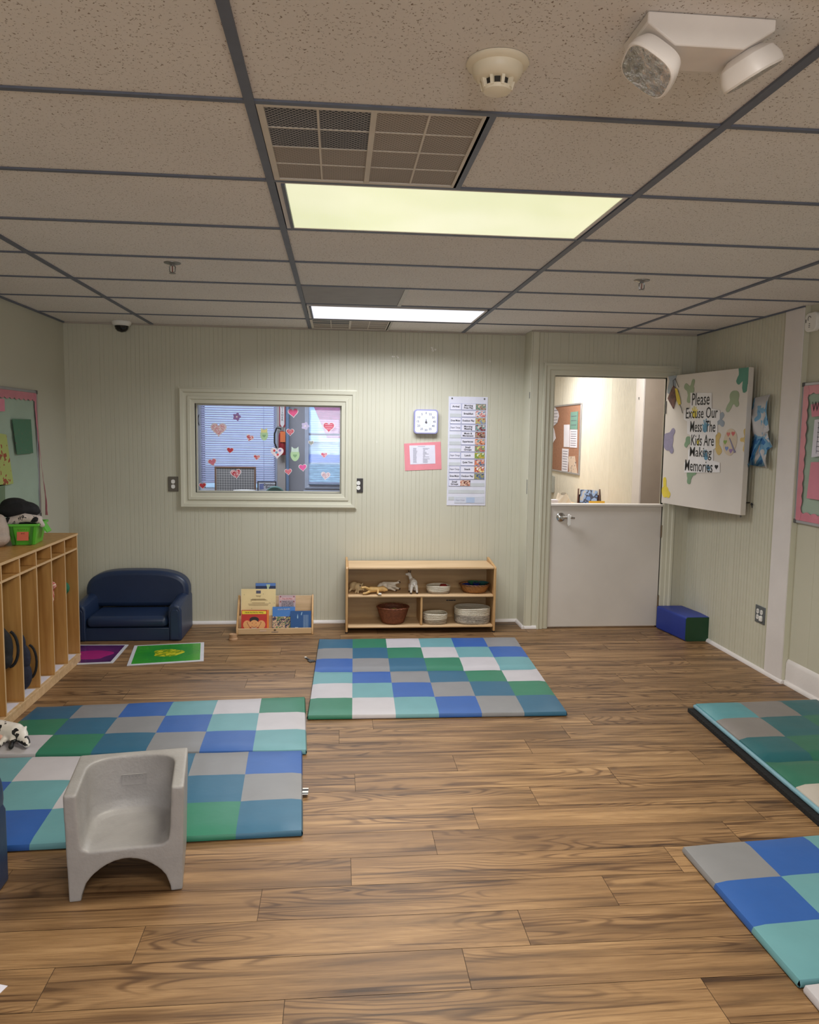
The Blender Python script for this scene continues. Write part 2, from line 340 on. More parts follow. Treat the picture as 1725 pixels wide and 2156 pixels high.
# back wall with the window opening
WX0,WX1,WZ0,WZ1=-1.125,.03,1.07,1.775
wall=grooved([(XL,WX0,0,CH),(WX1,XJ+.0,0,CH),(WX0,WX1,0,WZ0),(WX0,WX1,WZ1,CH)],t=.12,seed=2).build('wall_back',PAINT,loc=(0,YB,0),smooth=False,kind='structure')
chipm=mat('bare_white_chip',(236,232,226),.7)
rnd=random.Random(3)
for (px,py,s_) in [(910,735,.020),(832,754,.016),(1032,759,.012),(936,755,.004),(793,930,.005)]:
    p=atY(px,py,YB); mb=MB()
    for k in range(4):
        a=rnd.uniform(0,6); q=Vector((rnd.uniform(-1,1)*s_*1.4,rnd.uniform(-1,1)*s_)); mb.prism([(q.x+s_*.5*math.cos(a+t)*rnd.uniform(.5,1.2),q.y+s_*.5*math.sin(a+t)*rnd.uniform(.5,1.2)) for t in (0,1.3,2.6,3.9,5.1)],-.0012,0,'y')
    mb.build('paint_chip',chipm,wall,loc=(p.x,0,p.z),smooth=False,label='bare white paint chip')
# jog: the door wall stands proud of the window wall
DX0,DX1,DZ=1.705,2.635,2.035
grooved([(XJ+.012,DX0-.0,0,CH),(DX1,XR,0,CH),(DX0,DX1,DZ,CH)],t=.05,seed=4).build('wall_door',PAINT,loc=(0,YD,0),smooth=False,kind='structure')
jb=MB(); jb.box(XJ,XJ+.011,YD-.004,YB,0,CH); jb.box(XJ+.011,XJ+.06,YD-.006,YD-.0005,0,CH); jb.build('trim_4',PAINT2,bevel=.002,kind='structure',label='pale corner board at the wall jog')
tm=mat('grey_tape_mark',(128,128,122),.6)
for (px,py,w,h) in [(1112,832,.026,.05),(1098,1025,.022,.115)]:
    p=atY(px,py,YD); bx(XJ-.0015,XJ,p.y+.002,p.y+.002+w,p.z-h/2,p.z+h/2).build('tape_scrap',tm,smooth=False,label='grey strip of old tape on the corner board beside the door frame' if py<900 else 'longer grey strip of old tape low on the corner board',cat='tape')
# left wall
bx(XL-.1,XL,YF,YB,0,CH).build('wall_left',mat('smooth_sage_wall',(196,194,178),.5,var=.03,scale=1.2,bump=.05,bscale=25),smooth=False,kind='structure')
bx(XL-.1,XN+.1,YF-.1,YF,0,CH).build('wall_front',PAINT,smooth=False,kind='structure')
# right wall far part, white column, recessed near part
grooved([(0,YD-4.83,0,CH)],t=.1,sp=.0385,gw=.009,gd=.009,seed=6,skip=.08).build('wall_right',PAINT,loc=(XR,YD,0),rz=RW,smooth=False,kind='structure')
bx(XR-.006,XR+.1,YC,4.83,0,CH).build('trim_5',[WHITEP],bevel=.003,kind='structure',label='white painted corner board')
bx(XR+.0,XN+.02,YC-.004,YC-.0005,0,CH).build('trim_6',PAINT2,smooth=False,kind='structure',label='sage return behind the white board')
grooved([(0,YC+3.4,0,CH)],t=.1,sp=.205,gw=.004,gd=.003,seed=7,skip=0).build('wall_right_near',PAINT,loc=(XN,YC-.004,0),rz=RW,smooth=False,kind='structure')
# baseboards
def qround(p0,p1,r=.018,n=6):
    mb=MB(); p0=Vector(p0);p1=Vector(p1); d=(p1-p0).normalized(); nrm=Vector((d.y,-d.x,0))   # towards room = right of travel
    prof=[Vector((0,0))]+[Vector((r*math.cos(a),r*math.sin(a)*1.3)) for a in [PI/2*i/n for i in range(n+1)]]
    vs=[];N=len(prof)
    for p in (p0,p1):
        for q in prof: vs.append(p+nrm*q.x+Vector((0,0,q.y)))
    mb.add(vs,[tuple(range(N)),tuple(range(2*N-1,N-1,-1))]+[(i,(i+1)%N,(i+1)%N+N,i+N) for i in range(N)]); return mb
b=qround((XL,YB,0),(XJ-.001,YB,0)); qb=qround((XJ,YD-.02,0),(XJ,YB,0)); 
o_=len(b.v)
b2=qround((XJ,YB,0),(XJ,YD-.02,0)); b.add(b2.v,b2.f); b3=qround((XJ-.018,YD,0),(1.62,YD,0)); b.add(b3.v,b3.f)
b.build('baseboard_back',WHITEP,kind='structure')
qround((XR,YD,0),(XR,YC-.02,0)).build('baseboard_right',WHITEP,kind='structure')
nb=MB(); nb.prism([(0,0),(-.014,0),(-.014,.135),(-.006,.155),(0,.16)],YF,YC-.006,'x'); 
nb.v=[(XN+v[1],v[0],v[2]) for v in nb.v]
q=qround((XN-.014,YC-.006,0),(XN-.014,YF,0)); nb.add(q.v,q.f); nb.build('baseboard_right_near',WHITEP,kind='structure')
# window casing: stepped mouldings mitred round the opening
def casing(x0,x1,z0,z1,steps,bottom=True):
    """steps: list of (distance from opening, thickness) -> mitred profile ring"""
    mb=MB(); cs=[(x0,z0,-1,-1),(x1,z0,1,-1),(x1,z1,1,1),(x0,z1,-1,1)]; n=len(steps)
    if not bottom: cs=[(x0,z0,-1,0),(x0,z1,-1,1),(x1,z1,1,1),(x1,z0,1,0)]
    vs=[(c[0]+c[2]*d,-t,c[1]+c[3]*d) for c in cs for d,t in steps]; fs=[]
    for i in range(4 if bottom else 3):
        j=(i+1)%4
        for k in range(n): fs.append((i*n+k,i*n+(k+1)%n,j*n+(k+1)%n,j*n+k))
    if not bottom: fs+=[tuple(range(n)),tuple(range(3*n,4*n))]
    mb.add(vs,fs); return mb
w4=thing('added_rear_window','unseen window added behind the camera to brighten the room',None,(.3,YF,0),kind='structure')
bx(-.85,.85,.001,.012,.9,2.0).build('glass_pane',mat('fill_glow_glass',(214,226,240),.1,emit=.8),w4,smooth=False)  # glowing pane of an invented window, goes with the rear fill lamp
MB().box(-.93,-.851,.0,.04,.82,2.08).box(.851,.93,.0,.04,.82,2.08).box(-.85,.85,.0,.04,.82,.899).box(-.85,.85,.0,.04,2.001,2.08).build('frame',WHITEP,w4,bevel=.003)
w1=thing('window_1','interior window with moulded sage frame',None,(0,YB,0),kind='structure')
steps=[(0,-.04),(0,.010),(.03,.012),(.034,.020),(.055,.020),(.059,.012),(.085,.014),(.088,.024),(.112,.026),(.118,.018),(.125,.016),(.125,-.0)]
casing(WX0,WX1,WZ0,WZ1,steps).build('frame',PAINT2,w1,smooth=False)
casing(WX0,WX1,WZ0,WZ1,[(0,-.04),(-.012,-.04),(-.012,-.06),(0,-.06)]).build('stop_bead',PAINT2,w1,smooth=False)
casing(WX0,WX1,WZ0,WZ1,[(0,-.06),(-.001,-.06),(-.001,-.13),(0,-.13)]).build('jamb_lining',PAINT2,w1,smooth=False)
bx(WX0+.001,WX1-.001,.050,.055,WZ0+.001,WZ1-.001).build('glass_pane',GLASS,w1,smooth=False)
# door casing
dt=casing(DX0,DX1,0,DZ,[(0,-.05),(0,.008),(.012,.012),(.04,.012),(.046,.022),(.07,.022),(.078,.030),(.092,.030),(.092,0)],bottom=False)
dt.build('trim_7',PAINT2,loc=(0,YD,0),smooth=False,kind='structure',label='moulded sage casing around the doorway')
st=casing(DX0,DX1,0,DZ,[(0,-.046),(-.006,-.046),(-.006,-.05),(0,-.05)],bottom=False)
st.build('trim_8',PAINT2,loc=(0,YD,0),smooth=False,kind='structure',label='door stop inside the doorway')
# ------------------------------------------------------------------ lower half door
d1=thing('door_1','closed lower half of the white stable door',None,(0,YD,0),kind='structure')
bx(DX0+.004,DX1-.004,.004,.044,.012,1.0).build('door_leaf',DOORP,d1,bevel=.002)
bx(DX0+.002,DX1-.004,-.022,.07,1.001,1.020).build('ledge',DOORP,d1,bevel=.004)
h=atY(1181,1089,YD)
mb=MB(); mb.T=Matrix.Translation((h.x,0,h.z))@Matrix.Rotation(PI/2,4,'X'); mb.lathe([(.0,.0),(.036,.0),(.036,.004),(.03,.010),(.012,.014),(.012,.045),(0,.045)],n=24)
mb.T=Matrix.Translation((h.x,0,h.z)); mb.tube([(0,-.042,0),(.03,-.048,.001),(.075,-.05,0),(.10,-.046,-.002)],[.011,.010,.009,.008],n=10)
mb.build('handle',CHROME,d1,label='chrome lever handle')
g=MB(); 
for dx,dz,r in ((.05,.018,.011),(.062,.010,.010),(.05,-.045,.010),(.052,-.058,.008)): g.ball((h.x+dx,-.058,h.z+dz),(r,.008,r*1.3))
g.box(h.x+.042,h.x+.062,-.066,-.054,h.z-.055,h.z+.015)
g.build('child_lock_cover',WPL,d1,label='white plastic child-proof cover on the lever')
hg=MB()
for z in (.80,.22): hg.box(DX1-.008,DX1+.004,-.004,.0,z-.05,z+.05); hg.tube([(DX1-.002,-.006,z-.05),(DX1-.002,-.006,z+.05)],.006,n=8)
hg.build('hinge',mat('worn_brass',(120,104,84),.5,.6),d1,label='worn metal hinges')
# ------------------------------------------------------------------ upper half door, swung open, with its stickers and sign
UD=thing('door_2','open upper half of the white stable door',None,(2.602,6.035,0),math.atan2(-.935,.172),kind='structure')
UW=.945
bx(0,UW,0,.042,1.035,2.045).build('door_leaf',DOORP,UD,bevel=.003)
bx(UW-.012,UW-.004,.006,.012,1.02,1.036).build('bolt',DARKPL,UD)
bx(.0,.01,-.006,.0,1.75,1.85).build('hinge',DARKPL,UD)
bh=MB(); bh.tube([(UW-.02,.042,1.12),(UW-.02,.10,1.12),(UW+.03,.11,1.115),(UW+.035,.11,1.10)],.004,n=8); bh.build('hook',BLACK,UD,label='small black hook on the back face')
o0=Vector((2.602,6.035,0)); dv=Vector((.172,-.935,0)).normalized(); nv=Vector((-dv.y,dv.x,0))
def onD(px,py):
    d=ray(px,py); t=((o0-CAM).dot(nv))/d.dot(nv); p=CAM+d*t; return (p-o0).dot(dv),p.z
def blobpts(cx,cz,r,lobes,rot=0,n=56,sx=1):
    """palm with rounded fingers: lobes=[(angle,length,width)]"""
    P=[]
    for i in range(n):
        a=2*PI*i/n; q=r*(1+.06*math.sin(3*a+rot))
        for (la,ll,lw) in lobes:
            d=(a-la-rot+PI)%(2*PI)-PI; q=max(q,r+ll*math.exp(-(d/lw)**4)) if abs(d)<lw*2 else q
        P.append((cx+q*math.cos(a)*sx,cz+q*math.sin(a)))
    return P
Rz=lambda th:(o0.x,o0.y,0)
def onDoor(name,label,cat,u,z,group='paint splat stickers on the open half door'):
    return thing(name,label,cat,(o0.x+dv.x*u,o0.y+dv.y*u,z),math.atan2(dv.y,dv.x),group)
def splat(px,py,r,lobes,rot,m,label,clip=None,sx=1.0,name='paint_splat_sticker'):
    u,z=onD(px,py); pts=blobpts(0,0,r,lobes,rot,sx=sx)
    if clip: pts=[(min(max(x,clip[0]-u),clip[1]-u),min(max(y,clip[2]-z),clip[3]-z)) for x,y in pts]
    mb=MB(); mb.prism(pts,-.0025,-.0005,'y'); o=mb.build(name,m,None,loc=(o0.x+dv.x*u,o0.y+dv.y*u,z),rz=math.atan2(dv.y,dv.x),smooth=False,label=label,cat='sticker',group='paint splat stickers on the open half door'); return o
CL=(.001,UW-.001,1.036,2.044)
pur=mat('muted_purple',(140,134,162),.6,var=.1,scale=25); gB=mat('grey_blue',(150,160,172),.6,var=.1); gT=mat('teal_green',(84,142,124),.6,var=.08); gO=mat('olive_pale_green',(152,168,138),.6,var=.08); gS=mat('soft_green',(122,152,122),.6); yO=mat('ochre_yellow',(206,178,110),.6,var=.1); yB=mat('bright_yellow',(222,200,70),.6,var=.12)
splat(1417,791,.055,[(-1.9,.09,.28),(-1.2,.05,.3)],0,gB,'grey-blue dripping splat sticker at the top left door corner',CL)
splat(1572,777,.075,[(-2.3,.05,.3),(-1.6,.085,.24),(-.9,.05,.24)],0,gT,'teal green dripping splat sticker at the top right door corner',CL)
splat(1455,823,.042,[(1.2,.05,.32),(2.6,.05,.4),(-1.8,.05,.4)],0,gO,'pale green splat sticker above the word Please')
splat(1547,836,.048,[(-2.2,.075,.3),(-1.0,.03,.35)],0,gO,'pale green hand-like splat sticker right of the word Please')
splat(1407,929,.07,[(.9,.055,.3),(-.9,.045,.3)],0,pur,'purple splat sticker on the left edge of the door',CL)
splat(1574,926,.035,[(1.9,.045,.4),(PI,.035,.3),(-1.8,.05,.4)],0,yO,'ochre splat sticker at the right edge of the door',CL)
splat(1507,932,.042,[(1.0,.04,.4),(-.9,.06,.45)],0,yO,'ochre splat sticker half behind the words Kids Are')
splat(1450,927,.032,[(-2.2,.03,.5)],0,gS,'small green splat sticker left of the words Kids Are')
splat(1453,1000,.035,[(.4,.05,.4),(-1.7,.035,.5)],0,gS,'green splat sticker hanging below the word Memories')
splat(1401,1035,.045,[(1.7,.07,.3),(-.4,.03,.5)],0,yB,'yellow splat sticker at the lower left door edge',CL)
splat(1514,885,.03,[(.8,.04,.5),(-.5,.04,.5)],0,gB,'small grey-blue splat sticker beside the word Our')
# book-and-banana cutout, palette sticker
u,z=onD(1422,838); t=onDoor('book_cutout','brown book and yellow banana cutout on a cord near the top left of the door','cutout',u,z,'cutouts on the open half door'); t.location-=nv*.0028
MB().prism([(-.095,.0),(-.025,.10),(.045,.05),(-.01,-.085)],-.003,-.0005,'y').build('book',patch_mat('dark_brown_print',[(88,56,52),(112,74,66)],30),t,smooth=False,label='brown book cover')
MB().prism([(.0,.075),(.03,.07),(.07,-.0),(.085,-.05),(.06,-.06),(.03,-.02)],-.004,-.0031,'y').build('banana',yB,t,smooth=False,label='yellow banana')
MB().tube([(-.02,-.004,.10),(-.03,-.004,.135),(.0,-.004,.15),(.02,-.004,.12),(.05,-.004,.08)],.0025,n=6).build('cord',DARKPL,t); MB().tube([(.07,-.004,-.05),(.095,-.004,-.08),(.115,-.004,-.12)],.0025,n=6).build('cord',DARKPL,t)
u,z=onD(1538,931); t=onDoor('palette_cutout','round paint palette sticker with little hearts and a brush','cutout',u,z,'cutouts on the open half door')
MB().prism([(.075*math.cos(a)*(.95+.1*math.sin(2*a)),.095*math.sin(a)) for a in [2*PI*i/28 for i in range(28)]],-.003,-.0005,'y').build('palette',mat('palette_beige',(206,190,168),.6),t,smooth=False)
def heartpts(cx,cz,r,rot=0,n=36):
    P=[]
    for i in range(n):
        a=2*PI*i/n; x=16*math.sin(a)**3/17*r; y=(13*math.cos(a)-5*math.cos(2*a)-2*math.cos(3*a)-math.cos(4*a))/17*r
        P.append((cx+x*math.cos(rot)-y*math.sin(rot),cz+x*math.sin(rot)+y*math.cos(rot)))
    return P
for i,(dx,dz,c) in enumerate([(-.02,.055,(204,120,110)),(.03,.06,(200,100,100)),(-.05,.0,(140,170,90)),(-.03,-.045,(120,140,190)),(.015,-.06,(150,120,170))]):
    MB().prism(heartpts(dx,dz,.02),-.0038,-.0031,'y').build('paint_heart',mat('palette_heart_%d'%i,c,.6),t,smooth=False)
MB().tube([(-.005,-.005,.03),(.06,-.005,-.07)],[.003,.007],n=6).build('brush',pur,t,label='thin purple paint brush')
# the sign
u0,z0=onD(1489,910); sg=onDoor('paper_sign','white cut-out paper sign of hand lettering in the middle of the door','sign',u0,z0,None)
steps_=[(1455,1500,825,862),(1441,1517,862,885),(1448,1512,885,915),(1455,1508,915,945),(1450,1503,945,972),(1442,1517,972,997)]
out=[]
Lp=[];Rp=[]
for (xa,xb,ya,yb) in steps_:
    for y in (ya+2,yb-2):
        l=onD(xa,y); r_=onD(xb,y); Lp.append((l[0]-u0,l[1]-z0)); Rp.append((r_[0]-u0,r_[1]-z0))
pts=Rp+Lp[::-1]
MB().prism(pts,-.004,-.0027,'y').build('paper',mat('sign_paper',(228,226,228),.5),sg,bevel=.0006,smooth=False)
def slet(body,x0,x1,yc,hh):
    a=onD(x0,yc); b_=onD(x1,yc); o=text(body,1,BLACK,sg,0,0,-.0052,name='lettering',bold=.004); xs=[v.co.x for v in o.data.vertices]; zs=[v.co.z for v in o.data.vertices]
    w=max(xs)-min(xs); hz=max(zs)-min(zs); cx=(max(xs)+min(xs))/2; cz=(max(zs)+min(zs))/2; sc=(b_[0]-a[0])/w; sz=hh/hz
    for v in o.data.vertices: v.co.x=(v.co.x-cx)*sc+(a[0]+b_[0])/2-u0; v.co.z=(v.co.z-cz)*sz+(a[1]+b_[1])/2-z0
for args in [('Please',1459,1496,840,.092),('Excuse Our',1446,1513,869,.082),('Mess  The',1455,1508,898,.082),('Kids Are',1457,1505,927,.082),('Making',1454,1500,955,.095),('Memories',1444,1502,981,.085)]: slet(*args)
a=onD(1510,983); MB().prism(heartpts(a[0]-u0,a[1]-z0,.02),-.0055,-.0042,'y').build('heart',BLACK,sg,smooth=False)
ywet=mat('yellow_handprint',(222,204,72),.6,var=.15,scale=30); bwet=mat('blue_handprint',(96,150,180),.6,var=.2,scale=30)
def hand(px,py,s_,m,rot):
    a=onD(px,py); mb=MB(); cx,cz=a[0]-u0,a[1]-z0
    mb.prism([(cx+s_*.5*math.cos(t),cz+s_*.55*math.sin(t)) for t in [2*PI*i/18 for i in range(18)]],-.0048,-.0041,'y')
    for k,(fa,fl) in enumerate([(2.6,.8),(2.05,1.15),(1.65,1.25),(1.25,1.15),(.8,.95)]):
        fa+=rot; c1=Vector((cx+math.cos(fa)*s_*.5,cz+math.sin(fa)*s_*.5)); c2=Vector((cx+math.cos(fa)*s_*fl,cz+math.sin(fa)*s_*fl)); n2=Vector((-math.sin(fa),math.cos(fa)))*s_*.11
        mb.prism([tuple(c1+n2),tuple(c1-n2),tuple(c2-n2*.9),tuple(c2+(c2-c1).normalized()*s_*.08),tuple(c2+n2*.9)],-.0048,-.0041,'y')
    mb.build('handprint',m,sg,smooth=False,label='yellow handprint' if m==ywet else 'blue handprint')
hand(1464,873,.05,ywet,.1); hand(1486,902,.055,bwet,-.2); hand(1471,934,.03,ywet,0); hand(1488,962,.045,bwet,.4); hand(1494,986,.03,bwet,1.0)
# painted paper behind the door, taped to the right wall
pp=[(1590,838),(1618,830),(1622,838),(1618,862),(1615,905),(1618,910),(1627,925),(1624,940),(1614,948),(1618,975),(1616,988),(1608,984),(1580,978),(1577,990),(1580,920),(1583,870)]
P3=[atX(x,y,XR-.03) for x,y in pp]; c0=sum(P3,Vector())/len(P3)
mb=MB(); random.seed(4)
n_=len(P3); fr=[Vector((-(p.y-c0.y),0,p.z-c0.z)) for p in P3]
vs=[(v.x,-.004+.022*math.sin(i*1.9),v.z) for i,v in enumerate(fr)]+[(0,.0,0)]+[(v.x*.5,-.006+.02*math.sin(i*2.7+1),v.z*.5) for i,v in enumerate(fr)]
k=n_+1
fs=[(i,(i+1)%n_,k+(i+1)%n_,k+i) for i in range(n_)]+[(k+i,k+(i+1)%n_,n_) for i in range(n_)]
mb.add(vs,fs); pm=patch_mat('blue_finger_paint',[(206,204,206),(206,204,206),(120,170,204),(44,110,170),(86,148,188),(206,204,206)],5.5,pos=[0,.42,.50,.56,.62,.67])
o=mb.build('painted_paper',pm,loc=(XR-.03,c0.y,c0.z),rz=RW,angle=80,label='crumpled paper painted blue, hanging on the wall behind the open half door',cat='painting')
md=o.modifiers.new('thick','SOLIDIFY'); md.thickness=.0008
hk=MB(); p=atX(1585,1062,XR); hk.ball((0,-.006,0),.008).tube([(0,-.006,0),(.02,-.02,.01),(.03,-.02,-.01),(.032,-.02,-.02)],.004,n=6); hk.build('wall_hook',BLACK,loc=(XR,p.y,p.z),rz=RW,label='small black coat hook on the ribbed wall beside the door edge',cat='hook')
# ------------------------------------------------------------------ electrical plates
def outlet(name,label,w,h_,gangs,plate,loc,rz,kind='outlet',cat='outlet'):
    t=thing(name,label,cat,loc,rz); bx(-w/2,w/2,-.007,0,-h_/2,h_/2).build('plate',plate,t,bevel=.003)
    for gx in gangs:
        for dz in (-.0195,.0195):
            mb=MB(); mb.prism([(gx+.0165*max(-.86,min(.86,math.cos(a)))*1.0,dz+.0165*math.sin(a)) for a in [2*PI*i/20 for i in range(20)]],-.0105,-.006,'y'); f=mb.build('socket' if kind=='outlet' else 'switch',WPL,t,smooth=False)
            if kind=='outlet':
                MB().box(gx-.007,gx-.005,-.0112,-.0104,dz-.002,dz+.007).box(gx+.005,gx+.007,-.0112,-.0104,dz-.002,dz+.006).box(gx-.0015,gx+.0015,-.0112,-.0104,dz-.009,dz-.006).build('slots',BLACK,f,smooth=False)
    return t
p=atY(365,1019,YB); outlet('light_switch','dark plate with two white rocker buttons left of the interior window',.078,.118,(0,),mat('bronze_plate',(104,98,88),.45,.3),(p.x,YB,p.z),0,'switch','switch')
p=atY(755,1022,YB); outlet('wall_outlet','black plate with two white sockets right of the interior window',.074,.116,(0,),mat('black_plate',(48,44,44),.4),(p.x,YB,p.z),0)
p=atX(1602,1294,XR); t=outlet('wall_outlet','four-socket dark steel outlet low on the right wall',.118,.118,(-.023,.023),mat('steel_plate',(104,110,114),.4,.4),(XR,p.y,p.z),RW)
bx(.010,.040,-.02,-.006,-.04,-.006).build('safety_plug',WPL,t,bevel=.004,label='white safety plug in the lower right socket')
# ------------------------------------------------------------------ clock, notices, pocket chart on the back wall
p=atY(896,888,YB); ck=thing('wall_clock','square lavender-rimmed visual timer clock on the back wall','clock',(p.x,YB,p.z))
def rrect(w,h_,r,n=6): return [(sx*(w/2-r)+r*math.cos(a),sz*(h_/2-r)+r*math.sin(a)) for sx,sz,a0 in ((1,1,0),(-1,1,PI/2),(-1,-1,PI),(1,-1,1.5*PI)) for a in [a0+PI/2*i/n for i in range(n+1)]]
MB().prism(rrect(.196,.196,.026),-.045,-.001,'y').build('case',mat('lavender_plastic',(150,150,196),.35),ck,bevel=.003)
MB().prism(rrect(.176,.176,.02),-.047,-.0445,'y').build('face',mat('clock_face',(226,228,246),.4),ck,smooth=False)
for k in range(12):
    a=PI/2+2*PI*k/12; text(str(k*5),.024,BLACK,ck,.068*math.cos(a),.068*math.sin(a),-.0478,name='numeral')
mb=MB(); mb.prism([(-.004,-.012),(.004,-.012),(.0015,.02),(-.0015,.02)],-.052,-.050,'y'); mb.prism([(.008*math.cos(a),.008*math.sin(a)-.004) for a in [2*PI*i/12 for i in range(12)]],-.053,-.0475,'y'); mb.build('hand',DARKPL,ck,smooth=False)
MB().prism([(.045*math.cos(a),.045*math.sin(a)) for a in [2*PI*i/40 for i in range(40)]],-.0475,-.0471,'y').build('dial_disc',mat('clock_dial',(214,216,236),.4),ck,smooth=False)
p=atY(890,961,YB); nt=thing('pink_notice','white daily schedule sheet mounted on pink paper, tilted, below the clock','notice',(p.x,YB,p.z))
q=lambda x,y,c=p:(atY(x,y,YB).x-c.x,atY(x,y,YB).z-c.z)
MB().prism([q(851,934),q(928,930),q(930,988),q(853,991)],-.003,-.0005,'y').build('backing',mat('pink_paper',(226,140,150),.7),nt,smooth=False,label='pink construction paper')
MB().prism([q(862,938),q(916,937),q(917,976),q(864,978)],-.0045,-.0031,'y').build('sheet',mat('white_paper',(222,220,234),.6),nt,smooth=False,label='white printed sheet')
mb=MB(); rnd=random.Random(8)
a,b_=q(880,939.5); mb.box(a,a+.06,-.0052,-.0046,b_-.002,b_)
for k in range(16):
    x1,z1=q(870,943.5+k*2.0); w=rnd.uniform(.025,.035); mb.box(x1,x1+w,-.0052,-.0046,z1-.0022,z1)
    x1,z1=q(887,943.5+k*2.0); w=rnd.uniform(.02,.07); mb.box(x1+.02-w*.1,x1+w,-.0052,-.0046,z1-.0022,z1)
mb.build('printing',INK,nt,smooth=False,label='rows of small grey print')
# pocket chart
pa=atY(942,835,YB); pb=atY(1025,1064,YB); tl=(pa.x,pa.z); chx=(pa.x+pb.x)/2; chz=(pa.z+pb.z)/2
pc=thing('pocket_chart','tall white pocket chart with daily schedule cards on the back wall','chart',(chx,YB,chz))
cw,chh=(atY(1024,950,YB).x-atY(942,950,YB).x),(atY(980,835,YB).z-atY(980,1064,YB).z)
bx(-cw/2,cw/2,-.004,-.0005,-chh/2,chh/2).build('backing',mat('chart_fabric',(218,218,232),.6),pc,bevel=.001,smooth=False)
pk=MB(); ph=.0565; npk=14; ztop=chh/2-.052
for k in range(npk): pk.box(-cw/2+.012,cw/2-.012,-.006,-.0041,ztop-ph*(k+1),ztop-ph*(k+1)+.028)
pk.build('pockets',mat('clear_pocket',(200,204,208),.25,var=.08),pc,smooth=False,label='grey translucent pockets')
for sx in (-1,1): MB().prism([(sx*(cw/2-.028)+.007*math.cos(a),chh/2-.016+.007*math.sin(a)) for a in [2*PI*i/14 for i in range(14)]],-.0055,-.0041,'y').build('grommet',DARKPL,pc,smooth=False)
PAL=[[(60,54,60),(190,150,130),(92,138,120),(214,186,170)],[(226,222,222),(196,70,66),(226,220,214),(120,140,170)],[(96,140,200),(150,150,150),(196,180,110),(170,96,90)],[(54,48,54),(150,60,70),(110,160,156),(216,190,180)],[(60,60,64),(120,80,70),(170,150,130),(160,60,54)],[(100,60,46),(206,120,80),(220,180,160),(120,150,150)],[(214,150,130),(180,80,80),(110,150,110),(220,200,120)],[(170,180,90),(200,160,60),(110,150,60),(220,220,190)],[(70,66,80),(120,130,150),(220,120,80),(210,200,190)],[(236,232,226),(226,200,120),(180,60,60),(236,232,226)],[(80,116,180),(110,120,140),(170,160,90),(60,84,130)],[(60,120,110),(190,110,90),(220,190,170),(110,60,54)]]
CARD=mat('card_white',(228,226,240),.5); CARDE=mat('card_edge_blue',(120,130,190),.6)
def card(x0,k,body,w,pic,label,grp,faded=False,row=None,dz=0):
    z=ztop-ph*k-.004-dz; h_=.050; t=thing('schedule_card',label,'card',(chx+x0+w/2,YB-.0062,chz+z-h_/2),0,grp)
    bx(-w/2,w/2,-.0012,0,-h_/2,h_/2).build('sheet',CARD,t,smooth=False)
    e=MB()
    for a,b_,c,d in ((-w/2,w/2,h_/2-.0016,h_/2),(-w/2,w/2,-h_/2,-h_/2+.0016),(-w/2,-w/2+.0016,-h_/2,h_/2),(w/2-.0016,w/2,-h_/2,h_/2)): e.box(a,b_,-.0016,-.0011,c,d)
    e.build('border',CARDE,t,smooth=False)
    tw=w-(pic is not None)*.085
    lt=text(body,.0205 if '\n' in body else .021,INK if faded else BLACK,t,-w/2+tw/2,0,-.0018,name='lettering',sx=.86 if len(body.split('\n')[0])>9 else 1,bold=.0002 if faded else .0006,line=.9)
    xs=[v.co.x for v in lt.data.vertices]; wd=max(xs)-min(xs); cx_=(max(xs)+min(xs))/2; k_=min(1,(tw-.010)/wd)
    for v in lt.data.vertices: v.co.x=(v.co.x-cx_)*k_+(-w/2+tw/2)
    if pic is not None: bx(w/2-.084,w/2-.001,-.0018,-.0012,-h_/2+.001,h_/2-.001).build('picture',patch_mat('card_picture_%d'%pic,PAL[pic],38),t,smooth=False,label='small colour photo')
acts=['Morning\nFree Play','Breakfast','Outdoor Play','Morning\nMeeting','Music &\nMovement','Experiences','Small\nGroups','Lunch','Quiet Time','Snack','Outdoor Play']
for k,a in enumerate(acts):
    nm=a.replace('\n',' '); extra={2:', third row from the top',10:', near the bottom of the cards'}.get(k,'')
    card(-cw/2+.108,k,a,cw-.108-.016,k,'photo card reading %s in the pocket chart%s'%(nm,extra),'activity cards in the pocket chart')
for k,a in {0:'Arrival',2:'Gross Motor',3:'Diaper Change',7:'Diaper Change',9:'Diaper Change',10:'Gross Motor'}.items():
    side={0:'Morning Free Play',2:'the upper Outdoor Play',3:'Morning Meeting',7:'Lunch',9:'Snack',10:'the lower Outdoor Play'}[k]
    card(-cw/2+.014,k,a,.090,None,'plain card reading %s beside %s card'%(a,side),'plain cards in the pocket chart',faded=a.startswith('Dia'))
card(-cw/2+.014,11,'Small\nGroups',.178,11,'short photo card reading Small Groups alone in the lowest filled row','activity cards in the pocket chart')
fd=thing('schedule_card','faded card showing through the bottom pocket of the chart','card',(chx+.02,YB-.0045,chz-chh/2+.045)); bx(-.12,.13,-.0022,-.0,-.024,.024).build('sheet',mat('faded_card',(204,208,222),.5),fd,smooth=False)
text('Diaper Change',.015,mat('faded_ink',(160,160,178),.6),fd,-.07,0,-.0028,sx=.8); bx(-.02,.05,-.0028,-.0022,-.022,.022).build('picture',mat('faded_blue',(176,192,220),.6),fd,smooth=False)
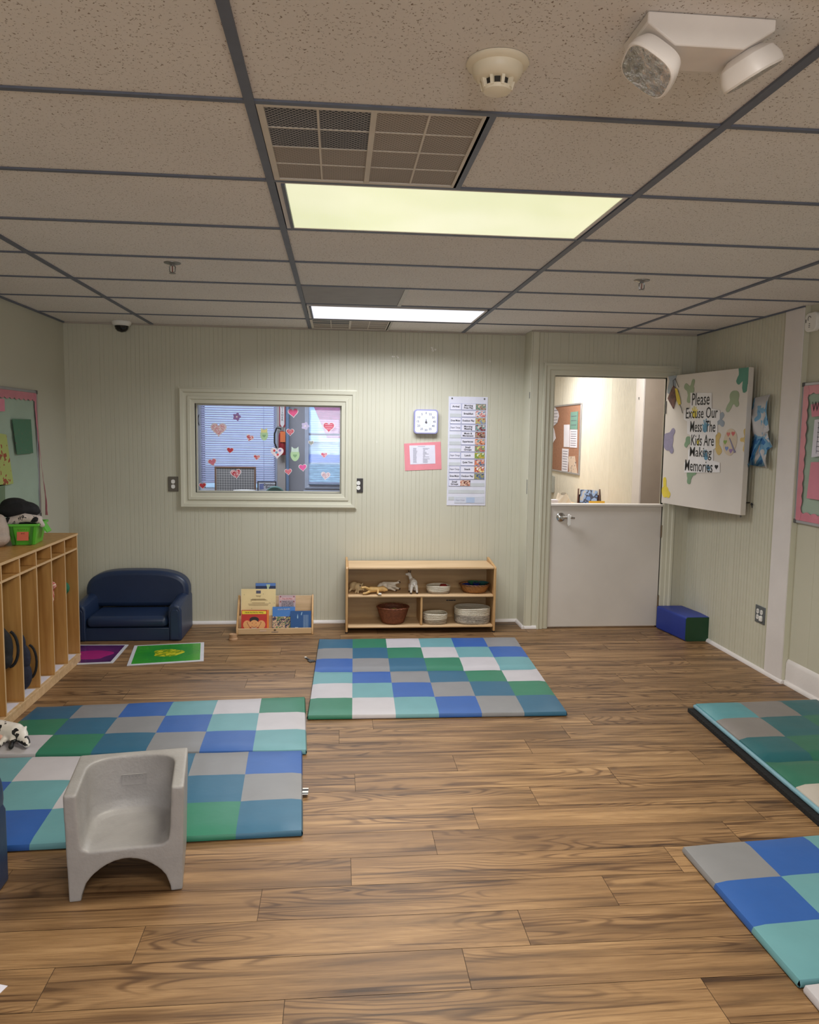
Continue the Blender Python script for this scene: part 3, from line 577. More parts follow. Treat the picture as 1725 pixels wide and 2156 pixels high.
# ------------------------------------------------------------------ window stickers
def stick(cx,cy,w,kind,cols,label,rot=0):
    px,py=340+cx/3.92,780+cy/3.92; p=atY(px,py,YB+.048); r=w/3.92/2*YB/FPX
    t=thing('window_sticker',label,'sticker',(p.x,YB+.0495,p.z),0,'valentine stickers on the interior window')
    wm=mat('sticker_white',(238,226,232),.5); m1=mat('sticker_%d_%d_%d'%cols[0],cols[0],.5,var=.1,scale=40)
    m2=patch_mat('sticker_dots_%d_%d_%d'%(cols[0][0],cols[-1][0],cols[-1][1]),[cols[0],cols[-1],cols[0]],70,pos=[0,.5,.58]) if len(cols)>1 else m1
    if kind=='heart':
        MB().prism(heartpts(0,0,r*1.12,rot),-.0006,0,'y').build('rim',wm,t,smooth=False); MB().prism(heartpts(0,0,r*.93,rot),-.0012,-.0006,'y').build('print',m2,t,smooth=False)
        if 'band' in label or 'striped' in label:
            for k,dz in enumerate((.35,0,-.35)): bx(-r*(.72-.2*abs(k-.5)),r*(.72-.2*abs(k-.5)),-.0016,-.0012,r*dz-r*.05,r*dz+r*.05).build('stripe',mat('sticker_stripe',(240,190,200),.5),t,smooth=False)
        if 'circles' in label:
            for dx,dz,c in ((-.45,.3,(214,80,84)),(.45,.35,(160,130,200)),(.1,-.35,(220,90,100)),(-.1,.0,(120,170,200))):
                mb=MB(); mb.prism([((dx+.2*math.cos(a))*r,(dz+.2*math.sin(a))*r) for a in [2*PI*i/12 for i in range(12)]],-.0017,-.0012,'y'); mb.build('circle',mat('circ_%d'%c[0],c,.5),t,smooth=False)
    elif kind=='flower':
        MB().prism([(r*(1+.17*math.cos(5*a))*math.cos(a),r*(1+.17*math.cos(5*a))*math.sin(a)) for a in [2*PI*i/50 for i in range(50)]],-.0006,0,'y').build('petals',m2,t,smooth=False)
        MB().prism([(r*.25*math.cos(a),r*.25*math.sin(a)) for a in [2*PI*i/12 for i in range(12)]],-.0012,-.0006,'y').build('centre',wm,t,smooth=False)
    else:  # small owl-like bird holding a heart: plain rounded body with two ears
        s_=r; MB().prism([(s_*.62*math.cos(a)*(1+.06*math.cos(2*a)),s_*.95*math.sin(a)-.1*s_) for a in [2*PI*i/30 for i in range(30)]]+[],-.0006,0,'y').build('body',mat('sticker_mint',(184,216,170),.5),t,smooth=False)
        MB().prism([(-.55*s_,.3*s_),(-.5*s_,1.1*s_),(-.15*s_,.8*s_),(.15*s_,.8*s_),(.5*s_,1.1*s_),(.55*s_,.3*s_)],-.0009,-.0003,'y').build('head',m1,t,smooth=False)
        MB().prism(heartpts(0,-.25*s_,.3*s_),-.0015,-.0006,'y').build('heart',mat('sticker_green',(136,176,132),.5),t,smooth=False)
red=(206,62,76);pk_=(226,140,176);hot=(236,104,168);
for a in [(622,382,58,'flower',[(160,124,180)],'purple flower sticker on the glass over the blinds'),
 (472,483,122,'heart',[(232,168,180),(250,240,240)],'largest pink heart sticker with flower print, upper left of the glass'),
 (730,555,62,'heart',[red,(246,226,226)],'red heart sticker with white dots, tilted, beside the yellow-topped owl sticker',-.35),
 (848,528,96,'owl',[(226,222,150)],'pale yellow and green owl-shaped sticker right of the blinds cord'),
 (567,658,56,'heart',[red],'plain red heart sticker in the middle of the blinds',-.1),
 (787,716,52,'heart',[red,(240,200,200)],'small dotted red heart sticker low on the blinds',-.1),
 (420,755,68,'heart',[(226,130,150)],'plain rose pink heart sticker low at the left of the glass',.25),
 (615,850,86,'heart',[(196,50,70),(244,214,220)],'dark red heart sticker with flowers in front of the memo board',.15),
 (340,950,58,'heart',[red,(180,60,60)],'red heart sticker in the bottom left corner of the glass',.1),
 (1088,347,84,'heart',[(234,96,146)],'hot pink heart sticker at the top of the grey pier',.1),
 (1063,507,64,'heart',[(198,70,84)],'red striped heart sticker beside the fire extinguisher',.0),
 (955,677,100,'heart',[(240,226,232)],'white heart sticker with coloured circles over the extinguisher'),
 (1103,690,112,'owl',[(206,226,214)],'mint owl-shaped sticker left of the bright window'),
 (1047,835,58,'heart',[(214,84,100)],'red striped heart sticker low beside the pier',.1),
 (1167,800,66,'heart',[hot],'plain magenta heart sticker on the grey wall strip',.1),
 (1187,458,58,'flower',[(206,196,228)],'pale lilac flower sticker near the bright window'),
 (1235,597,44,'heart',[(168,170,160)],'small grey heart sticker at the edge of the bright window'),
 (1382,465,98,'heart',[(222,100,122)],'large rose heart sticker with bands over the bright window'),
 (1343,697,54,'heart',[(222,100,130),(240,200,210)],'small dotted pink heart sticker on the bright window'),
 (1355,867,74,'heart',[(206,170,184),(236,226,230)],'pale pink speckled heart sticker low on the bright window',-.1)]: stick(*a)
# ------------------------------------------------------------------ ceiling fixtures
def diffuser(name,c1,c2,st):
    m=patch_mat(name,[c1,c2],2.0); N,L=nodes(m); b=N['Principled BSDF']; r=[n for n in N if n.type=='VALTORGB'][-1]; r.color_ramp.interpolation='EASE'; r.color_ramp.elements[0].position=.3; r.color_ramp.elements[1].position=.7
    v=N.new('ShaderNodeTexVoronoi'); v.voronoi_dimensions='2D'; v.inputs['Scale'].default_value=120; v.inputs['Randomness'].default_value=0; tc=N.new('ShaderNodeTexCoord'); L.new(tc.outputs['Object'],v.inputs['Vector'])
    mr=N.new('ShaderNodeMapRange'); mr.inputs[1].default_value=0; mr.inputs[2].default_value=.7; mr.inputs[3].default_value=1.03; mr.inputs[4].default_value=.88; L.new(v.outputs['Distance'],mr.inputs[0])
    mx=N.new('ShaderNodeMath'); mx.operation='MULTIPLY'; mx.inputs[1].default_value=st; L.new(mr.outputs[0],mx.inputs[0])
    L.new(r.outputs[0],b.inputs['Emission Color']); L.new(mx.outputs[0],b.inputs['Emission Strength']); b.inputs['Base Color'].default_value=(.5,.5,.5,1)
    for l in list(b.inputs['Base Color'].links): L.remove(l)
    b.inputs['Roughness'].default_value=.3; return m
DIFW=diffuser('warm_prismatic_lens',(246,246,206),(232,236,186),.76); DIFC=diffuser('cool_prismatic_lens',(250,250,255),(238,242,255),.88)
def troffer(y0,y1,m,label):
    t=thing('ceiling_light',label,'light',(GX+.61,(y0+y1)/2,CH),0,None); hw=.594; hd=(y1-y0)/2-.012
    fr=MB()
    fr.box(-hw,hw,-hd,-hd+.012,-.004,.03).box(-hw,hw,hd-.012,hd,-.004,.03).box(-hw,-hw+.015,-hd+.012,hd-.012,-.004,.03).box(hw-.015,hw,-hd+.012,hd-.012,-.004,.03)
    fr.build('frame',WHITEP,t,smooth=False)
    bx(-hw+.016,-hw+.028,-hd+.014,hd-.014,-.010,.004).build('end_strip',GRID,t,smooth=False,label='dark strip where the lens has slipped')
    bx(-hw+.03,hw-.016,-hd+.013,hd-.013,-.0025,.004).build('lens',m,t,smooth=False,label='glowing prismatic lens')
    bx(-hw+.002,hw-.002,-hd+.002,hd-.002,.03,.06).build('housing',WHITEP,t,smooth=False)
troffer(2.65,3.259,DIFW,'near yellowish fluorescent ceiling light above the middle of the room')
troffer(5.165,5.765,DIFC,'far bluish-white fluorescent ceiling light close to the window wall')
troffer(.211,.82,DIFW,'unseen fluorescent ceiling light added straight above the camera'); troffer(-2.227,-1.617,DIFW,'unseen fluorescent ceiling light added at the rear of the room')  # unseen pair, added so walls and door get more light
DOTD=dots_mat('open_vent_perforation',(150,148,150),(28,34,48),92); DOTG=dots_mat('dusty_vent_perforation',(178,168,160),(130,121,114),100)
VF=mat('vent_frame_paint',(214,206,196),.6)
def vent(y0,y1,label,rows=4,plain=False,dark=((0,0),(1,0),(0,1),(1,1))):
    W_=.592; D=y1-y0-.022; t=thing('ceiling_vent',label,'vent',(GX+.014,y0+.011,CH),0)
    fr=MB(); cx=[.02,.155,.165,.29,.31,.435,.445,W_-.02] if not plain else None
    if plain:
        bx(0,W_-.01,0,D,-.003,.004).build('panel',mat('dull_grey_panel',(156,154,156),.7),t,smooth=False); return
    fr.box(0,.018,0,D,-.006,.012).box(W_-.018,W_,0,D,-.006,.012).box(.018,W_-.018,0,.014,-.006,.012).box(.018,W_-.018,D-.014,D,-.006,.012)
    fr.box(.288,.304,.014,D-.014,-.006,.012).build('frame',VF,t,bevel=.001,smooth=False)
    cs=[(.018,.150),(.156,.288),(.304,.436),(.442,W_-.018)]; rh=(D-.028-.018)/4
    for r_ in range(rows):
        for c in range(4):
            ya=.014+r_*(rh+.006); 
            if ya+rh>D-.01: continue
            bx(cs[c][0],cs[c][1],ya,ya+rh,-.001,.004).build('perforated_panel',DOTD if (c,r_) in dark else DOTG,t,smooth=False,label='open dark perforated panel' if (c,r_) in dark else 'dusty clogged perforated panel')
    st=MB()
    for xa in (.150,.436): st.box(xa,xa+.006,.014,D-.014,-.003,.006)
    for r_ in range(1,4): ya=.014+r_*(rh+.006)-.006; st.box(.018,.288,ya,ya+.006,-.0029,.0059).box(.304,W_-.018,ya,ya+.006,-.0029,.0059)
    st.build('ribs',VF,t,smooth=False)
vent(2.04,2.65,'large square perforated return air vent in front of the near ceiling light')
vent(4.478,5.088,'plain grey blanked vent panel in front of the far ceiling light',plain=True)
vent(5.78,YB-.025,'perforated vent squeezed between the far ceiling light and the window wall',dark=((0,0),(1,0),(0,1),(1,1)))
# smoke detector
IV=mat('ivory_plastic',(236,226,204),.4); IVW=mat('warm_white_plastic',(240,232,226),.38)
p=atZ(1048,131,CH); sd=thing('smoke_detector','round ivory smoke detector on the nearest ceiling tile','smoke detector',(p.x,p.y,CH))
MB().lathe([(0,-.001),(.068,-.001),(.069,-.006),(.066,-.010),(.056,-.013),(.055,-.024),(.049,-.034),(.040,-.040),(0,-.040)],n=40).build('base',IV,sd)
MB().lathe([(0,-.039),(.028,-.039),(.028,-.054),(0,-.054)],n=24).build('chamber',mat('dark_mesh',(50,46,42),.8),sd)
mb=MB()
for k in range(9):
    a=2*PI*k/9; mb.T=Matrix.Rotation(a,4,'Z'); mb.prism([(.030,-.038),(.040,-.038),(.034,-.058),(.026,-.058)],-.0035,.0035,'y')
mb.build('cage',IV,sd,smooth=False)
MB().lathe([(0,-.068),(.018,-.067),(.030,-.062),(.033,-.055),(.030,-.053),(0,-.053)],n=30).build('cap',IV,sd)
# emergency light
zb=atY(1423,94.5,1.53).z; yb=atZ(1412,148.5,zb).y; xa,xb=atY(1423,94.5,1.53).x,atY(1567.5,103,1.53).x; xo0,xo1=atZ(1364,23,CH).x,atZ(1635,40,CH).x; zs=atY(1365,46,1.53).z
el=thing('emergency_light','white twin-head emergency light on the ceiling at upper right','emergency light',(0,0,0))
mb=MB(); A=[(xo0,1.53,CH-.001),(xo0,1.53,zs),(xa,1.53,zb),(xb,1.53,zb),(xo1,1.53,zs),(xo1,1.53,CH-.001)]; Bk=[(xo0,yb+.03,CH-.001),(xo0,yb+.015,zs),(xa,yb,zb),(xb,yb,zb),(xo1,yb+.015,zs),(xo1,yb+.03,CH-.001)]
mb.add(A+Bk,[(0,1,2,3,4,5),(11,10,9,8,7,6)]+[(i,(i+1)%6,(i+1)%6+6,i+6) for i in range(6)]); mb.build('housing',IVW,el,bevel=.003)
lensm=mat('clear_reflector_lens',(196,192,188),.12,.55,var=.35,scale=60,bump=.9,bscale=70)
def head(px,py,z,n,tw):
    c=atZ(px,py,z); n=Vector(n).normalized(); q=n.to_track_quat('Z','Y').to_matrix().to_4x4()
    T=Matrix.Translation(c)@q@Matrix.Rotation(tw,4,'Z')
    mb=MB(); mb.T=T; mb.lathe([(.050,.000),(.053,-.004),(.053,-.018),(.046,-.038),(.03,-.050),(0,-.054)],n=40,ex=3.2,sy=1.08); mb.build('lamp_shell',IVW,el,angle=30)
    mb=MB(); mb.T=T; mb.lathe([(0,.003),(.044,.002),(.050,-.001),(.049,-.006),(0,-.007)],n=40,ex=3.2,sy=1.08); mb.build('lens',lensm,el,label='clear faceted lens')
head(1360,152,2.285,(-.62,-.12,-.74),.35); head(1588,163,2.29,(.50,.06,-.84),-.35)
for (px,py,xx) in ((1390,110,xa),(1555,118,xb)): MB().chain(tuple(atZ(px,py,2.335)),.010,(xx,1.58,zb+.03),.010).build('swivel_joint',IVW,el)
# sprinklers and dome camera
def sprinkler(px,py,label):
    p=atZ(px,py,CH); t=thing('sprinkler',label,'sprinkler',(p.x,p.y,CH),0,'ceiling sprinklers')
    MB().lathe([(0,-.0005),(.041,-.0005),(.040,-.004),(.022,-.009),(.012,-.010),(0,-.010)],n=24).build('escutcheon',STEEL,t)
    mb=MB(); mb.tube([(-.004,0,-.01),(-.014,0,-.02),(-.013,0,-.042),(0,0,-.05)],.003,n=8).tube([(.004,0,-.01),(.014,0,-.02),(.013,0,-.042),(0,0,-.05)],.003,n=8).lathe([(0,-.008),(.008,-.008),(.008,-.016),(0,-.016)],n=12); mb.build('frame',STEEL,t)
    MB().tube([(0,0,-.016),(0,0,-.046)],.0022,n=8).build('bulb',mat('red_bulb',(120,40,36),.3),t,label='thin glass bulb')
    MB().lathe([(0,-.050),(.015,-.050),(.016,-.0525),(0,-.053)],n=16).build('deflector',STEEL,t)
sprinkler(363,553,'chrome pendent sprinkler on the ceiling left of the far light'); sprinkler(1352,590,'chrome pendent sprinkler on the ceiling above the doorway side')
dc=thing('dome_camera','black half-dome security camera on the ceiling at the far left corner','camera',(-1.645,6.215,CH))
MB().lathe([(0,-.0125),(.070,-.0125),(.073,-.022),(.068,-.036),(.054,-.046),(0,-.046)],n=30).build('base',WPL,dc,loc=(0,0,.012)); MB().lathe([(.052,-.044),(.051,-.052),(.046,-.070),(.030,-.086),(0,-.093)],n=30).build('dome',mat('smoked_dome',(16,16,20),.08),dc,loc=(0,0,.011))
p=atX(1711,678,XN-.02); dv_=thing('motion_sensor','white wall device with tiny markings at the top right edge','sensor',(XN-.001,p.y,p.z),RW)
MB().prism(rrect(.12,.115,.035),-.032,0,'y').build('case',WPL,dv_,bevel=.006)
mb=MB(); mb.tube([(-.01+.014*math.cos(a),-.033,.02+.016*math.sin(a)) for a in [PI*.1+PI*1.1*i/8 for i in range(9)]],.0018,n=6).box(-.048,-.042,-.034,-.032,.0,.02).box(-.012,-.002,-.034,-.032,-.012,-.008).box(-.014,0,-.034,-.032,-.022,-.019).box(-.014,0,-.034,-.032,-.032,-.029); mb.build('marking',DARKPL,dv_)
# ------------------------------------------------------------------ bulletin boards
PINK=mat('pink_border_paper',(206,120,140),.3,var=.08,coat=.4); SAGEP=mat('mint_backing_paper',(166,186,170),.7,var=.06,scale=3,bump=.5,bscale=9); ALU=mat('aluminium_frame',(178,178,186),.3,.6)
def wavy(L_,w,side,amp=.012,per=.075,n=None):
    """strip from 0..L_ along local x, width w with scalloped inner edge (towards +z if side>0)"""
    n=n or int(L_/per*8); pts=[(0,0),(L_,0)]; 
    for i in range(n+1):
        x=L_*(1-i/n); pts.append((x,side*(w+amp*abs(math.sin(PI*x/per))-amp/2)))
    return pts
def board(name,label,loc,rz,w,h_,droop=0):
    t=thing(name,label,'bulletin board',loc,rz)   # origin lower-left corner as seen
    bx(0,w,-.008,-.0005,0,h_).build('backing',mat('cork_backing',(160,120,84),.9),t,smooth=False)
    fr=MB(); fr.box(0,w,-.02,-.001,h_,h_+.018).box(0,w,-.02,-.001,-.018,0).box(-.018,0,-.02,-.001,-.018,h_+.018).box(w,w+.018,-.02,-.001,-.018,h_+.018).build('frame',ALU,t,bevel=.002)
    cn=MB()
    for x in (-.008,w+.008):
        for z in (-.008,h_+.008): cn.box(x-.013,x+.013,-.023,-.0005,z-.013,z+.013)
    cn.build('corner_cap',DARKPL,t,bevel=.003)
    mb=MB(); nx,nz=30,22; R=random.Random(2)
    vs=[(x*w/nx,-.0095-.006*mnoise.noise(Vector((x*.35,z*.9,3)))-.003,z*h_/nz) for x in range(nx+1) for z in range(nz+1)]
    mb.add(vs,[(a*(nz+1)+b,(a+1)*(nz+1)+b,(a+1)*(nz+1)+b+1,a*(nz+1)+b+1) for a in range(nx) for b in range(nz)]); mb.build('backing_paper',SAGEP,t,angle=180,label='crumpled mint green paper')
    y0,y1=-.021,-.0195; bd=.05
    def strip(T,L_,nm):
        mb=MB(); mb.T=T; mb.prism(wavy(L_,bd,1),y0,y1,'y'); mb.build(nm,PINK,t,smooth=False,label='pink scalloped border strip')
    strip(Matrix.Translation((0,0,0)),w,'border') if not droop else None
    strip(Matrix.Translation((w,0,h_))@Matrix.Rotation(PI,4,'Y'),w,'border')
    strip(Matrix.Translation((0,-.001,h_))@Matrix.Rotation(PI/2,4,'Y'),h_,'border')
    if droop:   # right strip hangs loose: its lower end swings away from the board
        mb=MB(); n=24; a_=[];b_=[]
        for i in range(n+1):
            z=h_-h_*1.02*i/n; k=(i/n)**1.6; off=droop*k*(1-.35*max(0,(i/n-.85)/.15)); a_.append((w-bd+.01*abs(math.sin(i*1.1))+off+.03*k,-.022-.03*k,z)); b_.append((w+off,-.020-.01*k,z))
        N_=n+1; vs=a_+b_; mb.add(vs,[(i,i+1,N_+i+1,N_+i) for i in range(n)]); o=mb.build('border',PINK,t,smooth=True,angle=180,label='loose pink border strip drooping off the board'); s=o.modifiers.new('s','SOLIDIFY'); s.thickness=.001
    else: strip(Matrix.Translation((w,-.001,0))@Matrix.Rotation(-PI/2,4,'Y'),h_,'border')
    return t
# right board on the near right wall
pr=atX(1688,808,XN); pb2=atX(1672,1098,XN); z0,z1=pb2.z+.018,pr.z-.018; BR=(XN-.003,YC-.024,z0)
board('bulletin_board','aluminium framed bulletin board with pink border on the right wall',BR,RW,1.15,z1-z0)
def onBoard(px,py,X,o,s): p=atX(px,py,X); return ((o[1]-p.y) if s>0 else (p.y-o[1]),p.z-o[2])
def sheetpoly(name,label,cat,pts,X,o,s,m,y0=-.026,y1=-.0235,group=None):
    P=[onBoard(x,y,X,o,s) for x,y in pts]; c=(sum(p[0] for p in P)/len(P),sum(p[1] for p in P)/len(P))
    yy=o[1]-c[0] if s>0 else o[1]+c[0]
    t=thing(name,label,cat,(o[0],yy,o[2]+c[1]),RW if s>0 else LW,group)
    MB().prism([(p[0]-c[0],p[1]-c[1]) for p in P],y0,y1,'y').build('sheet',m,t,smooth=False); return t
pinkc=mat('pink_card',(218,136,156),.6,var=.04)
t=sheetpoly('title_card','pink title card with handwriting at the top of the right bulletin board','card',[(1712,852),(1760,840),(1764,872),(1714,878)],XN-.02,BR,1,pinkc,-.03,-.027)
text('We',.085,BLACK,t,-.052,.012,-.0312,sx=.8,name='handwriting')
t=sheetpoly('printed_sheet','white printed sheet pinned to the right bulletin board','paper',[(1720,884),(1775,876),(1772,955),(1713,963)],XN-.02,BR,1,mat('white_paper',(222,220,234),.6),-.03,-.027)
mb=MB()
for k in range(7): mb.box(-.085,.08,-.0312,-.0302,.08-k*.028,.084-k*.028)
for k in range(5): mb.box(-.085+.002*k,-.083+.002*k,-.0312,-.0302,-.10+k*.036,-.06+k*.036)
mb.build('printing',INK,t,smooth=False)
sheetpoly('pink_sheet','plain pink construction paper low on the right bulletin board','paper',[(1712,973),(1790,972),(1780,1060),(1703,1049)],XN-.02,BR,1,pinkc,-.03,-.027)
# left board: its right end shows, on the left wall
pl0=atX(70,822,XL); pl1=atX(76,1082,XL); wL=1.2; BL=(XL,pl0.y-wL,pl1.z)
board('bulletin_board','aluminium framed bulletin board with a drooping pink border on the left wall',BL,LW,wL,pl0.z-pl1.z-.02,droop=.10)
t=sheetpoly('green_sheet','dark green paper with glitter specks on the left bulletin board','paper',[(23,882),(62,883),(67,954),(33,957)],XL+.02,BL,-1,patch_mat('green_glitter',[(74,122,96),(74,122,96),(120,130,96),(90,80,90)],60,pos=[0,.6,.66,.7]),-.030,-.027)
t=sheetpoly('yellow_green_sheet','lime green paper with red paint spatter on the left bulletin board','paper',[(-45,905),(10,915),(25,1018),(-40,1030)],XL+.02,BL,-1,patch_mat('lime_spatter',[(176,190,110),(176,190,110),(160,70,50),(110,110,50)],22,pos=[0,.53,.58,.68]),-.030,-.027)
t=sheetpoly('pink_label','small pink lettered card on the left bulletin board','card',[(-60,832),(6,840),(7,866),(-60,866)],XL+.02,BL,-1,pinkc,-.030,-.027); MB().box(.085,.10,-.032,-.0305,.01,.02).box(.085,.10,-.032,-.0305,-.03,-.02).build('lettering',BLACK,t,smooth=False)
sheetpoly('olive_sheet','dull green paper at the bottom of the left bulletin board','paper',[(-50,1025),(7,1020),(8,1070),(-50,1080)],XL+.02,BL,-1,mat('olive_paper',(110,132,104),.7),-.030,-.027)
# ------------------------------------------------------------------ cubbies
CF,CBk,CT=-1.72,-2.10,.875; YE=5.295; SP=.2345; NB=6
cu=thing('cubby_unit','long birch coat cubby unit against the left wall','cubby',((CF+CBk)/2,YE-SP*NB/2,0)); ox,oy=(CF+CBk)/2,YE-SP*NB/2
def cb_(name,x0,x1,y0,y1,z0,z1,m,bev=.0015,**k): return bx(x0-ox,x1-ox,y0-oy,y1-oy,z0,z1).build(name,m,cu,bevel=bev,**k)
Y0=YE-SP*NB-.015
cb_('top',CBk,CF+.004,Y0-.004,YE+.004,CT-.016,CT,BIRCHD); cb_('back',CBk,CBk+.008,Y0,YE,.03,CT-.017,BIRCHD); cb_('bottom',CBk+.009,CF+.004,Y0,YE,.045,.06,BIRCH); cb_('plinth',CBk+.009,CF+.001,Y0,YE,.0,.044,BIRCH)
cb_('shelf',CBk+.009,CF-.001,Y0+.013,YE-.013,.765,.779,BIRCHD)
for k in range(NB+1):
    y=YE-SP*k; nm='side_panel' if k in (0,NB) else 'divider'
    if k in (0,NB): cb_(nm,CBk+.009,CF,y-.012,y,.0605,CT-.017,BIRCHD)
    else: cb_(nm,CBk+.009,CF-.0,y-.012,y,.0605,.7645,BIRCHD); cb_('bin_divider',CBk+.009,CF,y-.012,y,.7795,CT-.017,BIRCHD)
e=MB()
for k in range(NB+1): y=YE-SP*k; e.box(CF+.0002-ox,CF+.0012-ox,y-.0115-oy,y-.0005-oy,.0615,CT-.018)
e.box(CF+.0045-ox,CF+.0055-ox,Y0-oy,YE-oy,CT-.015,CT-.001).box(CF-.0005-ox,CF+.0008-ox,Y0+.013-oy,YE-.013-oy,.766,.778)
e.build('edge_grain',mat('pale_ply_edge',(206,172,130),.6),cu,smooth=False,label='pale bare ply edges')
for k,(px,py) in enumerate([(155,1392),(128,1418),(100,1442),(72,1470),(30,1512)]):
    p=atZ(px,py,.061); y=YE-SP*(k+.5)-.006; t=thing('name_tag','white name tag on the floor of the cubby bay, '+['nearest the sofa','second from the sofa','third from the sofa','fourth from the sofa','fifth from the sofa'][k],'tag',(CF-.075,y,.0605),0,'name tags in the cubbies')
    bx(-.06,.06,-.09,.085,0,.0012).build('card',mat('white_paper',(222,220,234),.6),t,smooth=False); MB().tube([(-.02+.03*math.cos(a),.03*math.sin(a)-.03,.002) for a in [i*.8 for i in range(6)]],.002,n=5).build('mark',pur,t,label='purple scribble')
def blob(name,m,parts,loc=(0,0,0),rz=0,vox=.006,parent=None,sm=4,**k):
    mb=MB()
    for q in parts:
        if len(q)==4: mb.chain(*q)
        else: mb.ball(q[0],q[1])
    return remesh(mb.build(name,m,parent,loc=loc,rz=rz,**k),vox,sm)
blk=mat('black_fabric',(24,24,28),.85,var=.2,scale=30,bump=.3,bscale=40); nvf=mat('navy_fabric',(34,38,56),.85,var=.2,scale=30,bump=.3)
def hung(name,label,cat,px,py,k,part,m,parts,zf=None,ry=.03,straps=()):
    """a thing hanging near the front of cubby bay k (0 = nearest the sofa)"""
    p=atX(px,py,-1.757); y=min(max(p.y,YE-SP*(k+1)+ry+.003),YE-SP*k-.016-ry); t=thing(name,label,cat,(-1.79,y,p.z if zf is None else zf),0)
    blob(part,m,parts,parent=t,vox=.005)
    for nm,mm,pts,r in straps: MB().tube(pts,r,n=8).build(nm,mm,t)
    return t
arc=lambda cx,cz,rx,rz,a0,a1,y=0,n=10:[(cx+rx*math.cos(a0+(a1-a0)*i/n),y,cz+rz*math.sin(a0+(a1-a0)*i/n)) for i in range(n+1)]
hung('backpack','black backpack hanging in the fifth cubby bay from the sofa','backpack',18,1362,4,'bag',blk,[((0,0,-.01),(.055,.055,.11)),((-.03,.0,.05),(.06,.06,.07)),((.01,-.01,-.07),(.045,.05,.05))],ry=.06,straps=[('strap',blk,arc(.02,-.02,.05,.10,1.3,-1.5,y=.03),.008),('hanging_loop',blk,[(-.03,0,.10),(-.06,0,.25),(-.16,0,.33)],.005)])
hung('backpack','dark navy backpack standing in the fourth cubby bay from the sofa','backpack',62,1428,3,'bag',nvf,[((-.01,0,.09),(.06,.045,.09)),((-.01,0,.19),(.055,.04,.09)),((-.02,0,.28),(.04,.03,.06))],zf=.0625,ry=.05,straps=[('strap',blk,arc(.02,.16,.045,.10,1.4,-1.4,y=.03),.007)])
hung('child_jacket','pink and floral cloth hanging in the second cubby bay from the sofa','clothing',119,1250,1,'cloth',patch_mat('floral_cloth',[(196,80,90),(220,190,170),(190,90,80),(226,206,190)],30),[((0,0,.05),(.035,.028,.03)),((-.01,0,-.01),(.03,.024,.07)),((-.02,0,-.07),(.02,.02,.05))],ry=.03,straps=[('hook',CHROME,[(0,0,.07),(-.04,0,.2),(-.28,0,.25)],.004)])
hung('child_jacket','dark green cloth hanging in the cubby bay nearest the sofa','clothing',148,1241,0,'cloth',mat('green_cloth',(40,110,80),.8,bump=.3),[((0,0,.01),(.03,.025,.04)),((-.01,0,-.03),(.02,.02,.03))],ry=.03,straps=[('hook',CHROME,[(0,0,.04),(-.04,0,.2),(-.28,0,.24)],.004)])
# ------------------------------------------------------------------ lost-and-found bin
p=atZ(48,1148,CT); GRN=mat('lime_green_plastic',(96,190,60),.35,var=.08); bl=(p.x-.01,p.y+.10,CT+.0005)
bn=thing('storage_bin','lime green plastic bin full of clothes on top of the cubbies','bin',bl,.12)
mb=MB(); w0,w1,d0,d1,hh,th=.062,.085,.09,.115,.125,.004
def ringv(w,d,z): return [(-w,-d,z),(w,-d,z),(w,d,z),(-w,d,z)]
vs=ringv(w0,d0,0)+ringv(w1,d1,hh)+ringv(w1-th,d1-th,hh)+ringv(w0-th,d0-th,th)
mb.add(vs,[(0,1,2,3)]+[(4*r+i,4*r+(i+1)%4,4*r+4+(i+1)%4,4*r+4+i) for r in range(3) for i in range(4)]+[(12,13,14,15)])
mb.build('tub',GRN,bn,smooth=False,bevel=.002)
rm=MB(); rm.box(-w1-.008,w1+.008,-d1-.008,-d1,hh-.012,hh+.002).box(-w1-.008,w1+.008,d1,d1+.008,hh-.012,hh+.002).box(-w1-.008,-w1,-d1,d1,hh-.012,hh+.002).box(w1,w1+.008,-d1,d1,hh-.012,hh+.002).build('rim',GRN,bn,bevel=.002)
for sx in (-1,1):
    mb=MB(); mb.prism([(sx*(w1+.008),hh),(sx*(w1+.040),hh-.055),(sx*(w1+.036),hh-.060),(sx*(w1+.004),hh-.02)],-.05,.05,'y'); mb.build('handle',GRN,bn,smooth=False)
    mb=MB(); mb.prism([(sx*.050,.005),(sx*.038,.005),(sx*.050,hh-.01),(sx*.064,hh-.01)],-d1-.006,-d0+.004,'y'); mb.build('rib',mat('dark_green_plastic',(50,120,20),.4),bn,smooth=False)
lb=MB(); lb.T=Matrix.Translation((.0,-.106,.07))@Matrix.Rotation(-.2,4,'X'); lb.box(-.030,.034,-.002,0,-.042,.045); l_=lb.build('label_card',mat('coral_paper',(222,110,84),.6),bn,smooth=False,label='coral paper label')
for i,(s_,z,sz) in enumerate((('LOST',.026,.024),('and',.0,.014),('FOUND',-.027,.020))):
    o=text(s_,sz,mat('dark_red_ink',(110,30,30),.6),l_,.002,0,-.003,name='lettering'); o.matrix_local=Matrix.Translation((0,-.106,.07+z))@Matrix.Rotation(-.2,4,'X')
B0=Vector(bl)
blob('black_hat',blk,[((-.035,.0,.0),(.12,.10,.055)),((-.06,.0,.028),(.08,.07,.045)),((.03,0,-.01),(.06,.06,.03))],loc=(B0.x-.01,B0.y,B0.z+.20),label='black cloth hat on top of the clothes in the green bin',cat='hat')
